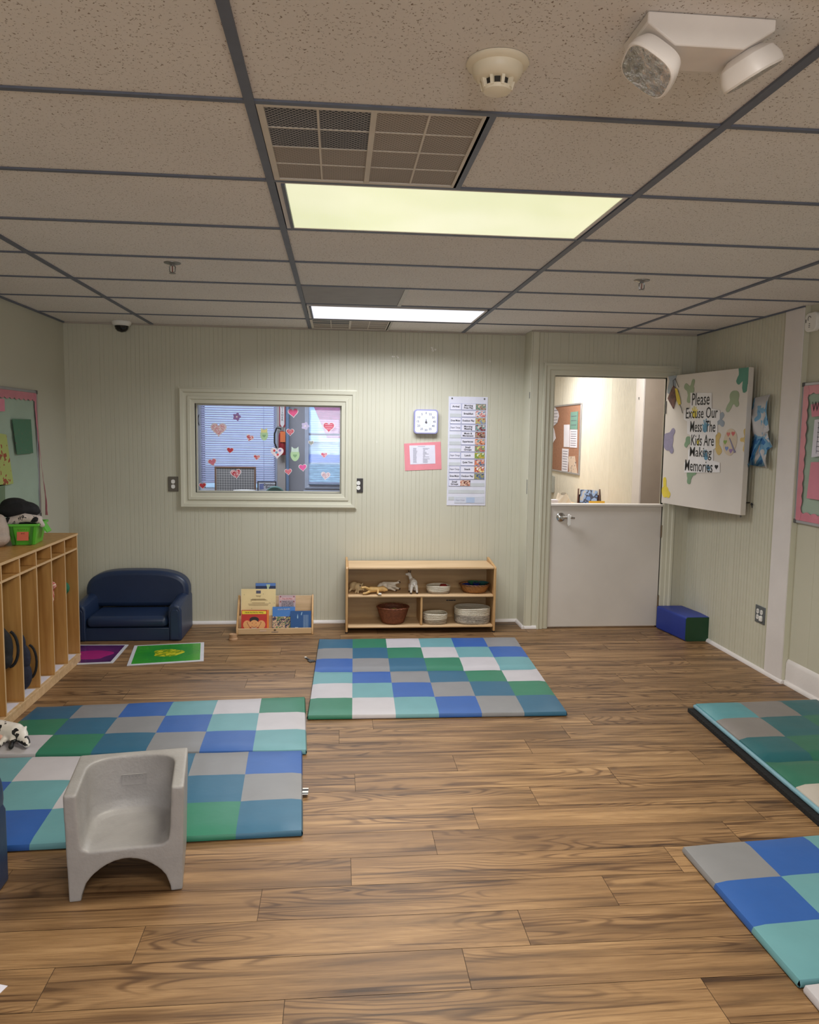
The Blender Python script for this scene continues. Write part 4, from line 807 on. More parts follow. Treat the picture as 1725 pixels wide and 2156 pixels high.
blob('patterned_cloth',patch_mat('cream_print_cloth',[(196,184,178),(206,194,188),(50,48,52),(196,184,178)],34,pos=[0,.45,.6,.66]),[((-.07,-.07,-.01),.03,(.02,-.08,.015),.028),((.02,-.08,.015),.028,(.085,-.06,.005),.024),((.085,-.06,.005),.022,(.11,-.06,-.03),.016),((0,0,0),(.09,.09,.03))],loc=(B0.x,B0.y,B0.z+.145),label='cream patterned cloth spilling over the rim of the green bin',cat='clothing')
blob('black_garment',blk,[((-.08,-.08,0),.02,(.08,-.075,.008),.018),((0,0,-.01),(.075,.10,.025)),((-.10,-.09,-.03),.022,(-.115,-.10,-.10),.02),((-.115,-.10,-.10),.02,(-.11,-.06,-.122),.018)],loc=(B0.x,B0.y,B0.z+.143),label='black garment folded over the near side of the green bin',cat='clothing')
p=atX(0,1110,-1.95)
blob('pale_jacket',mat('pale_fleece',(184,168,158),.9,var=.1,scale=20,bump=.5,bscale=60),[((0,0,-.03),(.06,.07,.09)),((0,.01,.03),(.04,.05,.05)),((0,-.02,-.06),(.07,.08,.05))],loc=(p.x-.01,p.y-.0,CT+.11),label='pale beige fleece lying left of the green bin',cat='clothing')
# ------------------------------------------------------------------ sofa and armchair
def sofa(name,label,loc,w,rz=0,d=.47,h_=.475,ah=.27):
    t=thing(name,label,'sofa' if w>.6 else 'armchair',loc,rz); a=.10
    bx(-w/2+a-.01,w/2-a+.01,.01,d-.04,.0,.10).build('base',NAVY,t,bevel=.008,seg=3)
    bx(-w/2+a+.002,w/2-a-.002,-.002,d-.10,.102,.185).build('seat_cushion',NAVY,t,bevel=.035,seg=5)
    # arched backrest
    P=[];bw=w/2-.006; sh=.30
    for i in range(25):
        th=PI*i/24; c,s_=math.cos(th),math.sin(th); P.append((bw*math.copysign(abs(c)**.62,c),sh+(h_-sh)*abs(s_)**.75))
    P=[(bw-.025,.19),(bw-.006,.25)]+P+[(-bw+.006,.25),(-bw+.025,.19)]
    MB().prism(P,d-.155,d,'y').build('backrest',NAVY,t,bevel=.035,seg=5)
    for s_ in (-1,1):
        x0,x1=sorted((s_*(w/2-a),s_*w/2)); am=MB(); vs=[]
        pr=[(x0+.008,.0),(x1-.0,.0),(x1,ah-.04),(x1-.015,ah-.008),((x0+x1)/2,ah+.006),(x0+.010,ah-.008),(x0,ah-.045)]
        A=[(x,0,z) for x,z in pr]; Bq=[(x,d-.02,z+(.035 if z>.1 else 0)) for x,z in pr]; n=len(pr)
        am.add(A+Bq,[tuple(range(n)),tuple(range(2*n-1,n-1,-1))]+[(i,(i+1)%n,(i+1)%n+n,i+n) for i in range(n)]); am.build('arm',NAVY,t,bevel=.014,seg=4)
        MB().prism([(x0+.022,.012),(x1-.018,.012),(x1-.018,ah-.05),(x1-.03,ah-.032),(x0+.034,ah-.032),(x0+.022,ah-.05)],-.008,-.001,'y').build('arm_panel',NAVY,t,bevel=.003,label='piped arm front panel')
    return t
sofa('kids_sofa','small navy vinyl sofa with an arched back against the back wall',(-1.545,5.795,0),.79)
sofa('kids_armchair','navy vinyl armchair cut off at the lower left edge of the picture',(-1.408,2.225,0),.56)
# ------------------------------------------------------------------ gel floor tiles
def gel(name,label,pts,rimc,c1,c2,blobc,bs):
    P=[atZ(x,y,.006) for x,y in pts]; c=sum(P,Vector())/4; t=thing(name,label,'floor tile',(c.x,c.y,0),0,'liquid floor tiles')
    pl=[(p.x-c.x,p.y-c.y) for p in P]
    MB().prism(pl,.0005,.006,'z').build('rim',mat('tile_rim_white',(206,206,214),.4),t,bevel=.001)
    MB().prism([(x*.9,y*.9) for x,y in pl],.006,.0072,'z').build('gel',c1,t,smooth=False)
    MB().prism([((bs[0]+bs[2]*math.cos(a)*(1+.12*math.sin(3*a+bs[4])+.06*math.sin(5*a))),(bs[1]+bs[3]*math.sin(a)*(1+.1*math.cos(2*a)))) for a in [2*PI*i/40 for i in range(40)]],.0072,.0078,'z').build('coloured_blob',blobc,t,smooth=False)
def geln(name,cin,cout):
    m=mat(name,cin,.25,coat=.3); N,L=nodes(m); b=N['Principled BSDF']; tc=N.new('ShaderNodeTexCoord'); v=N.new('ShaderNodeVectorMath'); v.operation='LENGTH'; L.new(tc.outputs['Object'],v.inputs[0])
    n=N.new('ShaderNodeTexNoise'); n.inputs['Scale'].default_value=6; L.new(tc.outputs['Object'],n.inputs['Vector']); ad=N.new('ShaderNodeMath'); ad.operation='MULTIPLY_ADD'; ad.inputs[1].default_value=.25; L.new(n.outputs['Fac'],ad.inputs[0]); L.new(v.outputs['Value'],ad.inputs[2])
    r=N.new('ShaderNodeValToRGB'); r.color_ramp.elements[0].position=.22; r.color_ramp.elements[0].color=(*lin(cin),1); r.color_ramp.elements[1].position=.42; r.color_ramp.elements[1].color=(*lin(cout),1); L.new(ad.outputs[0],r.inputs[0]); L.new(r.outputs[0],b.inputs['Base Color']); return m
gel('gel_floor_tile','purple liquid floor tile with a magenta blob beside the cubbies',[(142,1357.5),(271,1357),(238,1395),(100,1401)],0,geln('purple_gel',(110,40,110),(60,30,80)),0,mat('magenta_gel',(170,40,120),.25),(.02,-.03,.13,.12,0))
gel('gel_floor_tile','green liquid floor tile with a yellow blob in front of the sofa',[(283,1359),(430,1352),(429,1391),(267,1401)],0,geln('green_gel',(40,140,50),(60,160,40)),0,patch_mat('yellow_gel',[(196,190,30),(120,150,20),(206,200,40)],16,rough=.25),(0,0,.10,.10,1))
# ------------------------------------------------------------------ book display rack and books
r0=atZ(497,1338,0); r1=atZ(660,1334,0); rw=r1.x-r0.x; ra=0.02
bk=thing('book_rack','small birch book display rack on the floor by the back wall','rack',((r0.x+r1.x)/2,5.95,0),ra)
hw=rw/2
for s_ in (-1,1):
    x0,x1=sorted((s_*hw,s_*(hw-.014))); mb=MB(); mb.prism([(0,0),(.19,0),(.19,.275),(.175,.275),(.0,.05)],x0,x1,'x'); mb.build('side_panel',BIRCHV,bk,bevel=.002)
bx(-hw+.014,hw-.014,.002,.014,.004,.05).build('front_lip',BIRCH,bk,bevel=.002); bx(-hw+.014,hw-.014,.014,.18,.004,.014).build('bottom',BIRCH,bk,bevel=.001)
mb=MB(); mb.prism([(.155,.014),(.165,.014),(.188,.268),(.178,.268)],-hw+.014,hw-.014,'x'); mb.build('back_panel',BIRCH,bk,bevel=.001)
mb=MB(); mb.prism([(.078,.014),(.086,.014),(.098,.13),(.090,.13)],-hw+.014,hw-.014,'x'); mb.build('divider_panel',BIRCH,bk,bevel=.001)
MB().prism([(.0+.010*math.cos(a),.034+.007*math.sin(a)) for a in [PI*i/10 for i in range(11)]],.0005,.0018,'y').box(-.0012,.0012,.0005,.0018,.028,.034).build('logo',BLACK,bk,smooth=False,label='black tree mark'); 
MB().box(-.026,.026,.0005,.0018,.019,.0225).build('maker_name',INK,bk,smooth=False); MB().box(-.115,-.065,.0005,.0018,.027,.036).build('paper_label',mat('pink_label_tape',(214,184,164),.6),bk,smooth=False)
def book(label,px0,px1,pyt,Y,zb_,m,spine=None,th=.010,tilt=.12,dw=None):
    a=atY(px0,pyt,Y); b_=atY(px1,pyt,Y); w=b_.x-a.x; h_=(a.z-zb_)/math.cos(tilt)
    t=thing('book',label,'book',((a.x+b_.x)/2,Y,zb_),0,'picture books on the display rack'); t.rotation_euler=(-tilt,0,0)
    bx(-w/2,w/2,0,.0015,0,h_).build('cover',m,t,smooth=False); bx(-w/2+.002,w/2-.001,.0015,th-.0015,.002,h_-.002).build('pages',mat('page_edges',(220,214,200),.8),t,smooth=False); bx(-w/2,w/2,th-.0015,th,0,h_).build('back_cover',m,t,smooth=False)
    bx(-w/2-.0012,-w/2,0,th,0,h_).build('spine',spine or m,t,smooth=False); return t,w,h_
mb_=lambda n,c,**k:mat(n,c,.4,**k)
# blue tall book at the rear
t,w,h_=book('tall navy and sky blue picture book at the very back of the rack',538,580,1229,6.085,.016,mb_('navy_cover',(34,48,86)),tilt=.06)
bx(-w/2,w/2,-.0008,0,h_-.022,h_).build('sky_band',mb_('sky_blue',(90,130,200)),t,smooth=False); MB().prism([(.01,h_-.03),(.03,h_-.03),(.036,h_-.01),(.004,h_-.01)],-.0016,-.0008,'y').prism([(.014,h_-.05),(.022,h_-.05),(.028,h_-.031),(.010,h_-.031)],-.0016,-.0008,'y').build('balloon',mb_('pale_green_balloon',(190,206,170)),t,smooth=False)
t,w,h_=book('cream spotted picture book shown from its back, tallest in the left half',507,580,1242,6.062,.016,mb_('cream_cover',(236,214,160)),tilt=.10,spine=mb_('white_spine',(230,228,236)))
rnd=random.Random(3); mb=MB()
for k in range(14): x,z=rnd.uniform(-w/2+.02,w/2-.01),rnd.uniform(.12,h_-.015); mb.prism([(x+.0022*math.cos(a),z+.0022*math.sin(a)) for a in [i for i in range(6)]],-.0008,-.0001,'y')
mb.build('dots',BLACK,t,smooth=False)
bx(-.018,.018,-.0008,-.0001,h_-.035,h_-.012).build('barcode',INK,t,smooth=False)
mb=MB()
for k,(z,ww) in enumerate([(h_-.052,.02),(h_-.06,.016),(h_-.078,.05),(h_-.083,.06),(h_-.088,.06),(h_-.108,.05),(h_-.118,.08),(h_-.127,.075)]): mb.box(-ww,ww,-.0008,-.0001,z-.0012,z+.0012)
mb.build('printing',mb_('brown_ink',(120,96,60)),t,smooth=False,label='rows of small print')
t,w,h_=book('small pink and grey songbook reading This Old Man behind the counting book',587,622,1255,6.06,.016,mb_('mauve_cover',(196,170,176)),tilt=.10)
bx(-w/2+.008,w/2-.008,-.0008,-.0001,h_-.036,h_-.018).build('banner',mb_('pink_banner',(224,180,184)),t,smooth=False); text('This Old Man',.0165,mb_('maroon_ink',(150,50,60)),t,0,h_-.027,-.0014,sx=.88)
mb=MB()
for x,z in ((-w/2+.012,h_-.01),(w/2-.012,h_-.01),(-w/2+.012,h_-.05),(w/2-.012,h_-.05)): mb.prism([(x+.005*math.cos(a),z+.005*math.sin(a)) for a in [i*.7 for i in range(9)]],-.0014,-.0006,'y')
mb.build('ladybird_dots',mb_('maroon_ink',(150,50,60)),t,smooth=False); bx(-w/2+.02,w/2-.014,-.0012,-.0001,.05,h_-.042).build('picture',patch_mat('grey_scribble',[(176,160,168),(120,110,120),(176,160,168),(90,84,96)],90),t,smooth=False)
t,w,h_=book('blue picture book with a bridge scene, right of the smiling child book',574,621,1279,6.005,.016,mb_('blue_cover',(70,130,206)),tilt=.10)
text('A Is for Australia',.0165,mb_('cream_print',(240,226,200)),t,.0,h_-.018,-.0012,sx=.82,rot=.05)
bx(-w/2,w/2,-.0009,-.0001,.0,h_*.6).build('landscape',patch_mat('bridge_landscape',[(206,170,140),(90,130,90),(214,180,150),(60,60,90),(196,190,120)],26),t,smooth=False)
mb=MB()
for k in range(6): a0=-.05+.02*k; mb.prism([(a0,.052+.01*math.sin(k)),(a0+.004,.05+.01*math.sin(k)),(a0+.026,.078),(a0+.022,.08)],-.0016,-.0009,'y')
mb.tube([(-.06+.012*i,-.0015,.095-.0016*(i-5)**2*.6) for i in range(11)],.0016,n=5).build('bridge',mb_('dark_bridge',(50,56,84)),t,smooth=False)
t,w,h_=book('small dark blue book back at the right end of the rack',612,655,1287.5,5.985,.016,mb_('deep_blue_cover',(32,84,146)),tilt=.10)
MB().prism([(-.03,h_-.05),(-.024,h_-.02),(-.02,h_-.05),(-.024,h_-.062)],-.0009,-.0001,'y').prism([(.0,h_-.03),(.004,h_-.01),(.012,h_-.008),(.006,h_-.034)],-.0009,-.0001,'y').build('raindrops',mb_('pale_blue_drop',(150,190,220)),t,smooth=False)
mb=MB(); 
for k in range(9): mb.box(.02+k*.0045,.0215+k*.0045,-.0009,-.0001,.02,h_-.03)
mb.box(-.045,-.020,-.0009,-.0001,.008,.034).build('printing',mb_('pale_print',(150,180,210)),t,smooth=False)
t,w,h_=book('red and yellow board book with a smiling child, reading Hands Are Not for Hitting',508,562,1286,5.982,.016,mb_('red_cover',(196,52,44)),tilt=.10,spine=mb_('orange_spine',(236,130,50)))
bx(w/2,w/2+.014,.0,.011,0,h_).build('orange_edge',mb_('orange_spine',(236,130,50)),t,smooth=False)
MB().prism([(-w/2+.004,h_-.004),(w/2-.006,h_-.007),(w/2-.006,h_-.030),(-w/2+.006,h_-.030)],-.0009,-.0001,'y').build('title_banner',mb_('yellow_banner',(240,214,60)),t,smooth=False); text('Hands Are Not for Hitting',.0135,BLACK,t,0,h_-.0175,-.0014,sx=.95,bold=.0002)
sk=mb_('cartoon_skin',(232,170,110)); el_=lambda cx,cz,rx,rz,n=26:[(cx+rx*math.cos(a),cz+rz*math.sin(a)) for a in [2*PI*i/n for i in range(n)]]
MB().prism(el_(0,.095,.036,.022),-.0009,-.0001,'y').build('hair',mb_('black_print',(40,30,34)),t,smooth=False)
MB().prism(el_(0,.058,.034,.034),-.0015,-.0009,'y').prism(el_(-.055,.055,.030,.034),-.0013,-.0002,'y').prism(el_(.055,.055,.03,.034),-.0013,-.0002,'y').build('face',sk,t,smooth=False)
MB().prism(el_(0,.01,.055,.02),-.0021,-.0016,'y').build('shirt',mb_('blue_shirt',(80,150,226)),t,smooth=False)
MB().tube([(-.022+.0055*i,-.0022,.046-.009*math.sin(PI*i/8)) for i in range(9)],.0012,n=5).prism(el_(-.014,.068,.003,.003,8),-.0021,-.0015,'y').prism(el_(.014,.068,.003,.003,8),-.0021,-.0015,'y').tube([(-.03,-.0015,.03),(-.055,-.002,.075),(-.045,-.002,.08)],.0013,n=5).tube([(.03,-.0015,.03),(.055,-.002,.075),(.045,-.002,.08)],.0013,n=5).build('face_lines',mb_('maroon_ink',(150,50,60)),t,smooth=False)
MB().prism([(-.003,.052),(.003,.052),(0,.06)],-.0021,-.0015,'y').build('nose',mb_('orange_spine',(236,130,50)),t,smooth=False)
p=atZ(491,1347,0); t=thing('wooden_cup','small tan wooden cup upside down on the floor left of the book rack','cup',(p.x,p.y+.0,0)); TAN=mat('tan_wood',(176,140,106),.6)
MB().lathe([(.0,.001),(.034,.001),(.034,.012),(.029,.016),(.029,.044),(.026,.045),(.024,.041),(0,.041)],n=24).build('body',TAN,t)
# ------------------------------------------------------------------ low storage shelf
SX0,SX1,SY0,SY1,SH=.068,1.252,5.955,6.275,.527
sf=thing('storage_shelf','low two-tier birch storage shelf below the pocket chart','shelf',((SX0+SX1)/2,SY0,0)); hw=(SX1-SX0)/2; dp=SY1-SY0
for s_ in (-1,1):
    x0,x1=sorted((s_*hw,s_*(hw-.018))); MB().prism([(0,.012),(dp,.012),(dp,SH+.03),(dp-.03,SH+.03),(.01,SH-.0),(0,SH-.012)],x0,x1,'x').build('side_panel',BIRCHV,sf,bevel=.004)
bx(-hw+.0185,hw-.0185,.004,dp-.008,SH-.018,SH).build('top',BIRCH,sf,bevel=.005)
bx(-hw+.0185,hw-.0185,.006,dp-.008,.285,.303).build('shelf',BIRCH,sf,bevel=.006); bx(-hw+.0185,hw-.0185,.004,dp-.008,.042,.060).build('shelf',BIRCH,sf,bevel=.006)
bx(-hw+.0185,hw-.0185,dp-.0075,dp,.03,SH-.001).build('back',wood('shelf_back',(190,158,114),(176,142,98),0),sf,smooth=False)
dvx=atY(888,1290,SY0).x-(SX0+SX1)/2; bx(dvx-.008,dvx+.008,.012,dp-.008,.0605,.2845).build('divider',BIRCHV,sf,bevel=.003)
ft=MB()
for sx in (-1,1):
    for y in (.02,dp-.03): ft.lathe([(0,0),(.012,0),(.012,.012),(0,.012)],(sx*(hw-.009),y,0),n=12)
ft.build('glides',mat('dark_glide',(50,40,36),.5),sf)
mb=MB(); R=random.Random(1); p=atY(950,1264,SY1-.01)
for k in range(5): mb.prism([(p.x-(SX0+SX1)/2+(k-2)*.016+.010*math.cos(a)*R.uniform(.6,1),p.z+.007*math.sin(a)*R.uniform(.6,1)) for a in [i*.7 for i in range(9)]],dp-.0085,dp-.0076,'y')
mb.build('chewed_sticker',mat('black_print_mark',(30,30,44),.6),sf,smooth=False,label='torn dark sticker on the back panel')
def rings_basket(name,label,px0,px1,pyb,zf,h_,ry,mats,split,cat='basket',grp=None,nr=6,Y=None,flare=1.06):
    d0=ray((px0+px1)/2,pyb); Yc=Y; a=atY(px0,pyb,Yc); b_=atY(px1,pyb,Yc); rx=(b_.x-a.x)/2; r=h_/nr/2*1.12
    t=thing(name,label,cat,((a.x+b_.x)/2,Yc,zf),0,grp)
    for nm,ks,m in (('lower_coils',range(0,split),mats[0]),('upper_coils',range(split,nr),mats[1])):
        mb=MB()
        for k in ks:
            f=(1-r/rx)*(1+(flare-1)*(k/(nr-1)-1)*1.0); 
            if k==0: f*=.97
            mb.tube([(rx*f*math.copysign(abs(math.cos(q))**.8,math.cos(q)),ry*f*math.copysign(abs(math.sin(q))**.8,math.sin(q)),r+k*(h_-2*r)/(nr-1)+(.0025*math.sin(2*q+k))) for q in [2*PI*i/44 for i in range(44)]],r,n=8,closed=True)
        mb.build(nm,m,t,angle=180)
    MB().prism([(rx*.93*math.cos(q),ry*.93*math.sin(q)) for q in [2*PI*i/30 for i in range(30)]],.001,.005,'z').build('bottom',mats[0],t,smooth=False)
    return t,rx,(a.x+b_.x)/2
ROPW=mat('white_rope',(214,204,186),.9,bump=.8,bscale=90); ROPT=mat('taupe_rope',(160,144,124),.9,bump=.8,bscale=90); ROPG=mat('speckled_grey_rope',(166,156,144),.95,var=.3,scale=60,bump=.8,bscale=90)
rings_basket('rope_basket','small white and taupe rope basket with a red piece in it, upper shelf',897,948,1250,.3035,.062,.075,(ROPT,ROPW),2,Y=6.06)
p=atY(934,1236,6.07); MB().lathe([(0,0),(.028,.002),(.032,.012),(.022,.024),(0,.028)],n=18,ex=3).build('red_bowl',mat('dark_red_plastic',(130,34,34),.35),None,loc=(p.x,6.07,.345),label='small dark red toy piece in the white rope basket on the upper shelf',cat='toy')
rings_basket('rope_basket','small white and taupe rope basket on the bottom shelf beside the divider',890,942,1316,.0605,.085,.08,(ROPT,ROPW),3,nr=7,Y=6.05)
t,rx,cx=rings_basket('rope_basket','large deep rope basket with speckled lower half at the right of the bottom shelf',956,1031,1319,.0605,.125,.11,(ROPG,ROPW),6,nr=11,Y=6.075,flare=1.02)
def wicker(name,label,px0,px1,pyb,Y,zf,h_,ry,taper,m,rimm):
    a=atY(px0,pyb,Y); b_=atY(px1,pyb,Y); rx=(b_.x-a.x)/2; t=thing(name,label,'basket',((a.x+b_.x)/2,Y,zf))
    mb=MB(); n=64; NR=14; vs=[];fs=[]
    for k in range(NR+1):
        z=h_*k/NR; f=taper+(1-taper)*(k/NR)**.8
        for i in range(n):
            q=2*PI*i/n; wv=.0028*math.cos(PI*i)*(1 if k%2 else -1); vs.append(((rx*f-.004+wv)*math.cos(q),(ry*f-.004+wv)*math.sin(q),z+.002))
    for k in range(NR):
        for i in range(n): fs.append((k*n+i,k*n+(i+1)%n,(k+1)*n+(i+1)%n,(k+1)*n+i))
    fs.append(tuple(range(n))); mb.add(vs,fs); o=mb.build('woven_side',m,t,angle=180); s=o.modifiers.new('s','SOLIDIFY'); s.thickness=.004
    rb=MB()
    for ph in (0,PI): rb.tube([((rx-.003+.003*math.cos(12*q+ph))*math.cos(q),(ry-.003+.003*math.cos(12*q+ph))*math.sin(q),h_+.003+.003*math.sin(12*q+ph)) for q in [2*PI*i/96 for i in range(96)]],.004,n=6,closed=True)
    rb.build('braided_rim',rimm,t,angle=180); return t
WB=mat('reddish_wicker',(122,70,46),.6,var=.25,scale=60,bump=.5,bscale=60); WH=mat('honey_wicker',(168,112,58),.6,var=.2,scale=60,bump=.5,bscale=60); WD=mat('brown_wicker',(110,70,42),.6,var=.2,scale=60,bump=.4)
wicker('wicker_basket','round reddish brown wicker basket on the bottom shelf left of the divider',793,861,1320,6.07,.0605,.125,.115,.66,WB,WB)
wicker('wicker_basket','shallow oval honey wicker basket full of blue and green pieces, upper shelf right',967,1031,1252,6.08,.3035,.062,.10,.72,WH,WD)
def wood_ball(x,y,z,r,m,label): MB().ball((0,0,0),(r,r,r*.8),n=16,k=10).build('wooden_ball',m,None,loc=(x,y,z),label=label,cat='toy')
c=atY(827,1300,6.07).x; OL=mat('olive_toy',(130,116,66),.5); wood_ball(c+.01,6.05,.155,.035,OL,'olive toy ball inside the round wicker basket'); wood_ball(c-.05,6.07,.155,.032,WB,'brown toy ball inside the round wicker basket')
c=atY(999,1240,6.08).x; NB_=mat('dark_blue_toy',(24,40,110),.35); TG=mat('dark_teal_toy',(30,80,84),.4)
for i,(dx,dy,dz,r,sx,rot,m,lab) in enumerate([(-.045,0,.055,.045,1.4,.3,NB_,'dark navy bowl piece at the left in the oval wicker basket'),(.055,.01,.068,.05,1.3,-.2,TG,'dark teal dish leaning right in the oval wicker basket'),(.01,-.03,.068,.03,1.0,.5,NB_,'small royal blue cup in the middle of the oval wicker basket'),(-.005,.03,.07,.04,1.2,0,mat('green_toy',(40,100,70),.4),'green dish at the back in the oval wicker basket')]):
    MB().lathe([(0,0),(r*.6,0),(r,.022),(r-.004,.022),(r*.55,.004),(0,.004)],n=24,sx=sx).build('toy_dish',m,None,loc=(c+dx,6.08+dy,.3035+dz-.012),rz=rot,label=lab,cat='toy',group='toy dishes in the oval basket')
# toy animals
def animal(name,label,px,py,Y,z,rz,m,parts,roll=0,extra=(),vox=.0035,hang=None):
    p=atY(px,py,Y); t=thing(name,label,'toy animal',(p.x,Y,z),rz)
    o=blob('body',m,parts,parent=t,vox=vox,sm=3); 
    for nm,mm,pts in extra: 
        mb=MB()
        for q in pts: mb.chain(*q) if len(q)==4 else mb.ball(q[0],q[1],n=10,k=6)
        mb.build(nm,mm,t)
    t.rotation_euler=(roll,0,rz); return t
CREAM=mat('cream_plush_plastic',(214,190,150),.5,var=.1,scale=30); TANL=mat('tan_lion_plastic',(206,166,104),.5,var=.12,scale=30); WHT=mat('off_white_plastic',(222,212,200),.45,var=.08,scale=30,bump=.4,bscale=70); WOOL=mat('woolly_white',(220,214,208),.85,var=.12,scale=50,bump=1,bscale=60)
DKP=mat('dark_brown_marking',(60,44,40),.5)
# pig-like cream animal lying with its legs towards us
animal('toy_pig','cream toy pig lying tilted at the left end of the upper shelf',752,1240,6.10,.345,-.75,CREAM,
 [((-.03,0,0),(.045,.034,.036)),((.01,0,-.002),(.045,.033,.034)),((.05,-.005,-.004),(.026,.022,.022)),((.065,-.008,-.008),.012,(.078,-.010,-.012),.010),((-.04,-.02,-.015),.012,(-.04,-.045,-.034),.008),((.02,-.02,-.015),.012,(.028,-.048,-.034),.008),((.03,-.018,-.01),.011,(.05,-.045,-.034),.007),((.04,.01,.018),.008,(.045,.018,.03),.005)],extra=[('ear',DKP,[((.048,-.016,.016),.005,(.05,-.022,.024),.003)])])
animal('toy_lion','tan toy lioness lying on its side in front on the upper shelf',788,1250,6.02,.3385,.12,TANL,
 [((-.025,0,0),.024,(.035,0,0),.021),((.035,0,0),.02,(.07,.005,.004),.022),((.08,.0,.0),(.022,.02,.02)),((.095,-.008,-.004),.010,(.10,-.010,-.005),.009),((-.03,-.012,.0),.014,(-.075,-.03,.024),.009),((-.075,-.03,.024),.009,(-.10,-.03,.022),.010),((-.03,-.01,-.01),.012,(-.07,-.04,-.02),.009),((-.07,-.04,-.02),.009,(-.09,-.04,-.022),.009),((.03,-.015,.0),.011,(.02,-.05,-.02),.008),((.02,-.05,-.02),.009,(.035,-.065,-.024),.009),((-.045,.01,.0),.006,(-.09,.02,.02),.004)],extra=[('paw',WHT,[((.034,-.066,-.024),(.016,.010,.009))])])
animal('toy_cow','white toy cow lying on its side behind the lioness on the upper shelf',817,1236,6.14,.3445,0,WHT,
 [((-.03,0,0),.034,(.035,0,0),.032),((-.055,0,.0),.024,(-.075,-.01,-.01),.016),((.04,-.01,.02),.012,(.09,-.02,.03),.007),((.04,-.01,-.01),.012,(.09,-.025,-.02),.007),((.0,-.03,-.01),.012,(.06,-.05,-.03),.007),((.0,-.03,.01),.010,(.06,-.05,.0),.006),((.06,0,.02),.005,(.095,0,.045),.003)],extra=[('hoof',DKP,[((.092,-.02,.031),(.008,.007,.007)),((.092,-.026,-.021),(.008,.007,.007)),((.062,-.051,-.030),(.007,.007,.007))])])
animal('toy_sheep','standing white toy llama seen from behind on the upper shelf',871,1255,6.03,.3035,.1,WOOL,
 [((0,.03,.085),(.028,.045,.032)),((0,.0,.083),(.030,.03,.032)),((-.018,-.012,.06),.014,(-.024,-.018,.012),.009),((.018,-.012,.06),.014,(.024,-.018,.012),.009),((-.018,.06,.06),.012,(-.020,.062,.012),.009),((.018,.06,.06),.012,(.020,.062,.012),.009),((-.006,.06,.095),.018,(-.02,.085,.14),.013),((-.02,.085,.14),.015,(-.045,.075,.142),.010),((0,-.028,.09),.007,(0,-.034,.07),.006)],
 extra=[('hoof',DKP,[((-.024,-.018,.007),(.010,.011,.0065)),((.024,-.018,.007),(.010,.011,.0065)),((-.020,.062,.007),(.010,.010,.0065)),((.020,.062,.007),(.010,.010,.0065))]),('ear',DKP,[((-.012,.085,.152),.004,(-.008,.086,.168),.003),((-.022,.09,.152),.004,(-.024,.094,.166),.003)])])
# black-and-white toy cow lying on the left mat
COW=patch_mat('black_white_cow_hide',[(226,220,214),(226,220,214),(26,26,30)],17,rough=.35,pos=[0,.5,.545])
p=atZ(22,1574,.035)
t=thing('toy_cow','black and white toy cow lying on the left mat against the cubbies','toy animal',(p.x-.02,p.y+.04,.036),-.35)
blob('body',COW,[((-.09,.03,.05),.05,(.01,.03,.048),.046),((.01,.03,.048),.044,(.055,.02,.045),.03),((.055,.015,.04),.03,(.10,-.005,.026),.020),((.10,-.005,.026),.020,(.118,-.02,.020),.016),((.02,.0,.03),.018,(.05,-.045,.014),.010),((-.02,.0,.03),.018,(-.01,-.06,.014),.010),((-.10,.0,.03),.02,(-.09,-.06,.014),.010),((.06,.03,.065),.010,(.055,.05,.075),.006)],parent=t,vox=.005,sm=3)
MB().ball((-.045,-.01,.032),(.028,.02,.02)).build('udder',mat('pink_udder',(226,176,160),.4),t,label='pink udder')
mb=MB()
for c in ((.052,-.048,.013),(-.009,-.063,.013),(-.089,-.063,.013)): mb.ball(c,(.011,.013,.012))
mb.build('hoof',BLACK,t)
# ------------------------------------------------------------------ foam block
a=atZ(1442,1351,0); b_=atZ(1496,1347,0); fb=thing('foam_block','blue foam block with dark green end beside the doorway',"foam block",((a.x+b_.x)/2-.002,a.y,0),0)
w=b_.x-a.x-.006; BLU=mat('royal_blue_vinyl',(30,54,140),.45,var=.05); DGR=mat('dark_green_vinyl',(22,66,38),.5,var=.06)
mb=MB(); mb.prism(rrect(w,.19,.018),.004,.41,'y'); mb.v=[(v[0]+(-.06*(v[1]/.41)),v[1],v[2]+.0955) for v in mb.v]; mb.build('body',BLU,fb,bevel=.006)
mb=MB(); mb.prism(rrect(w-.004,.186,.018),-.0,.0035,'y'); mb.v=[(v[0],v[1],v[2]+.0955) for v in mb.v]; mb.build('end_cap',DGR,fb,smooth=False,label='dark green end face')
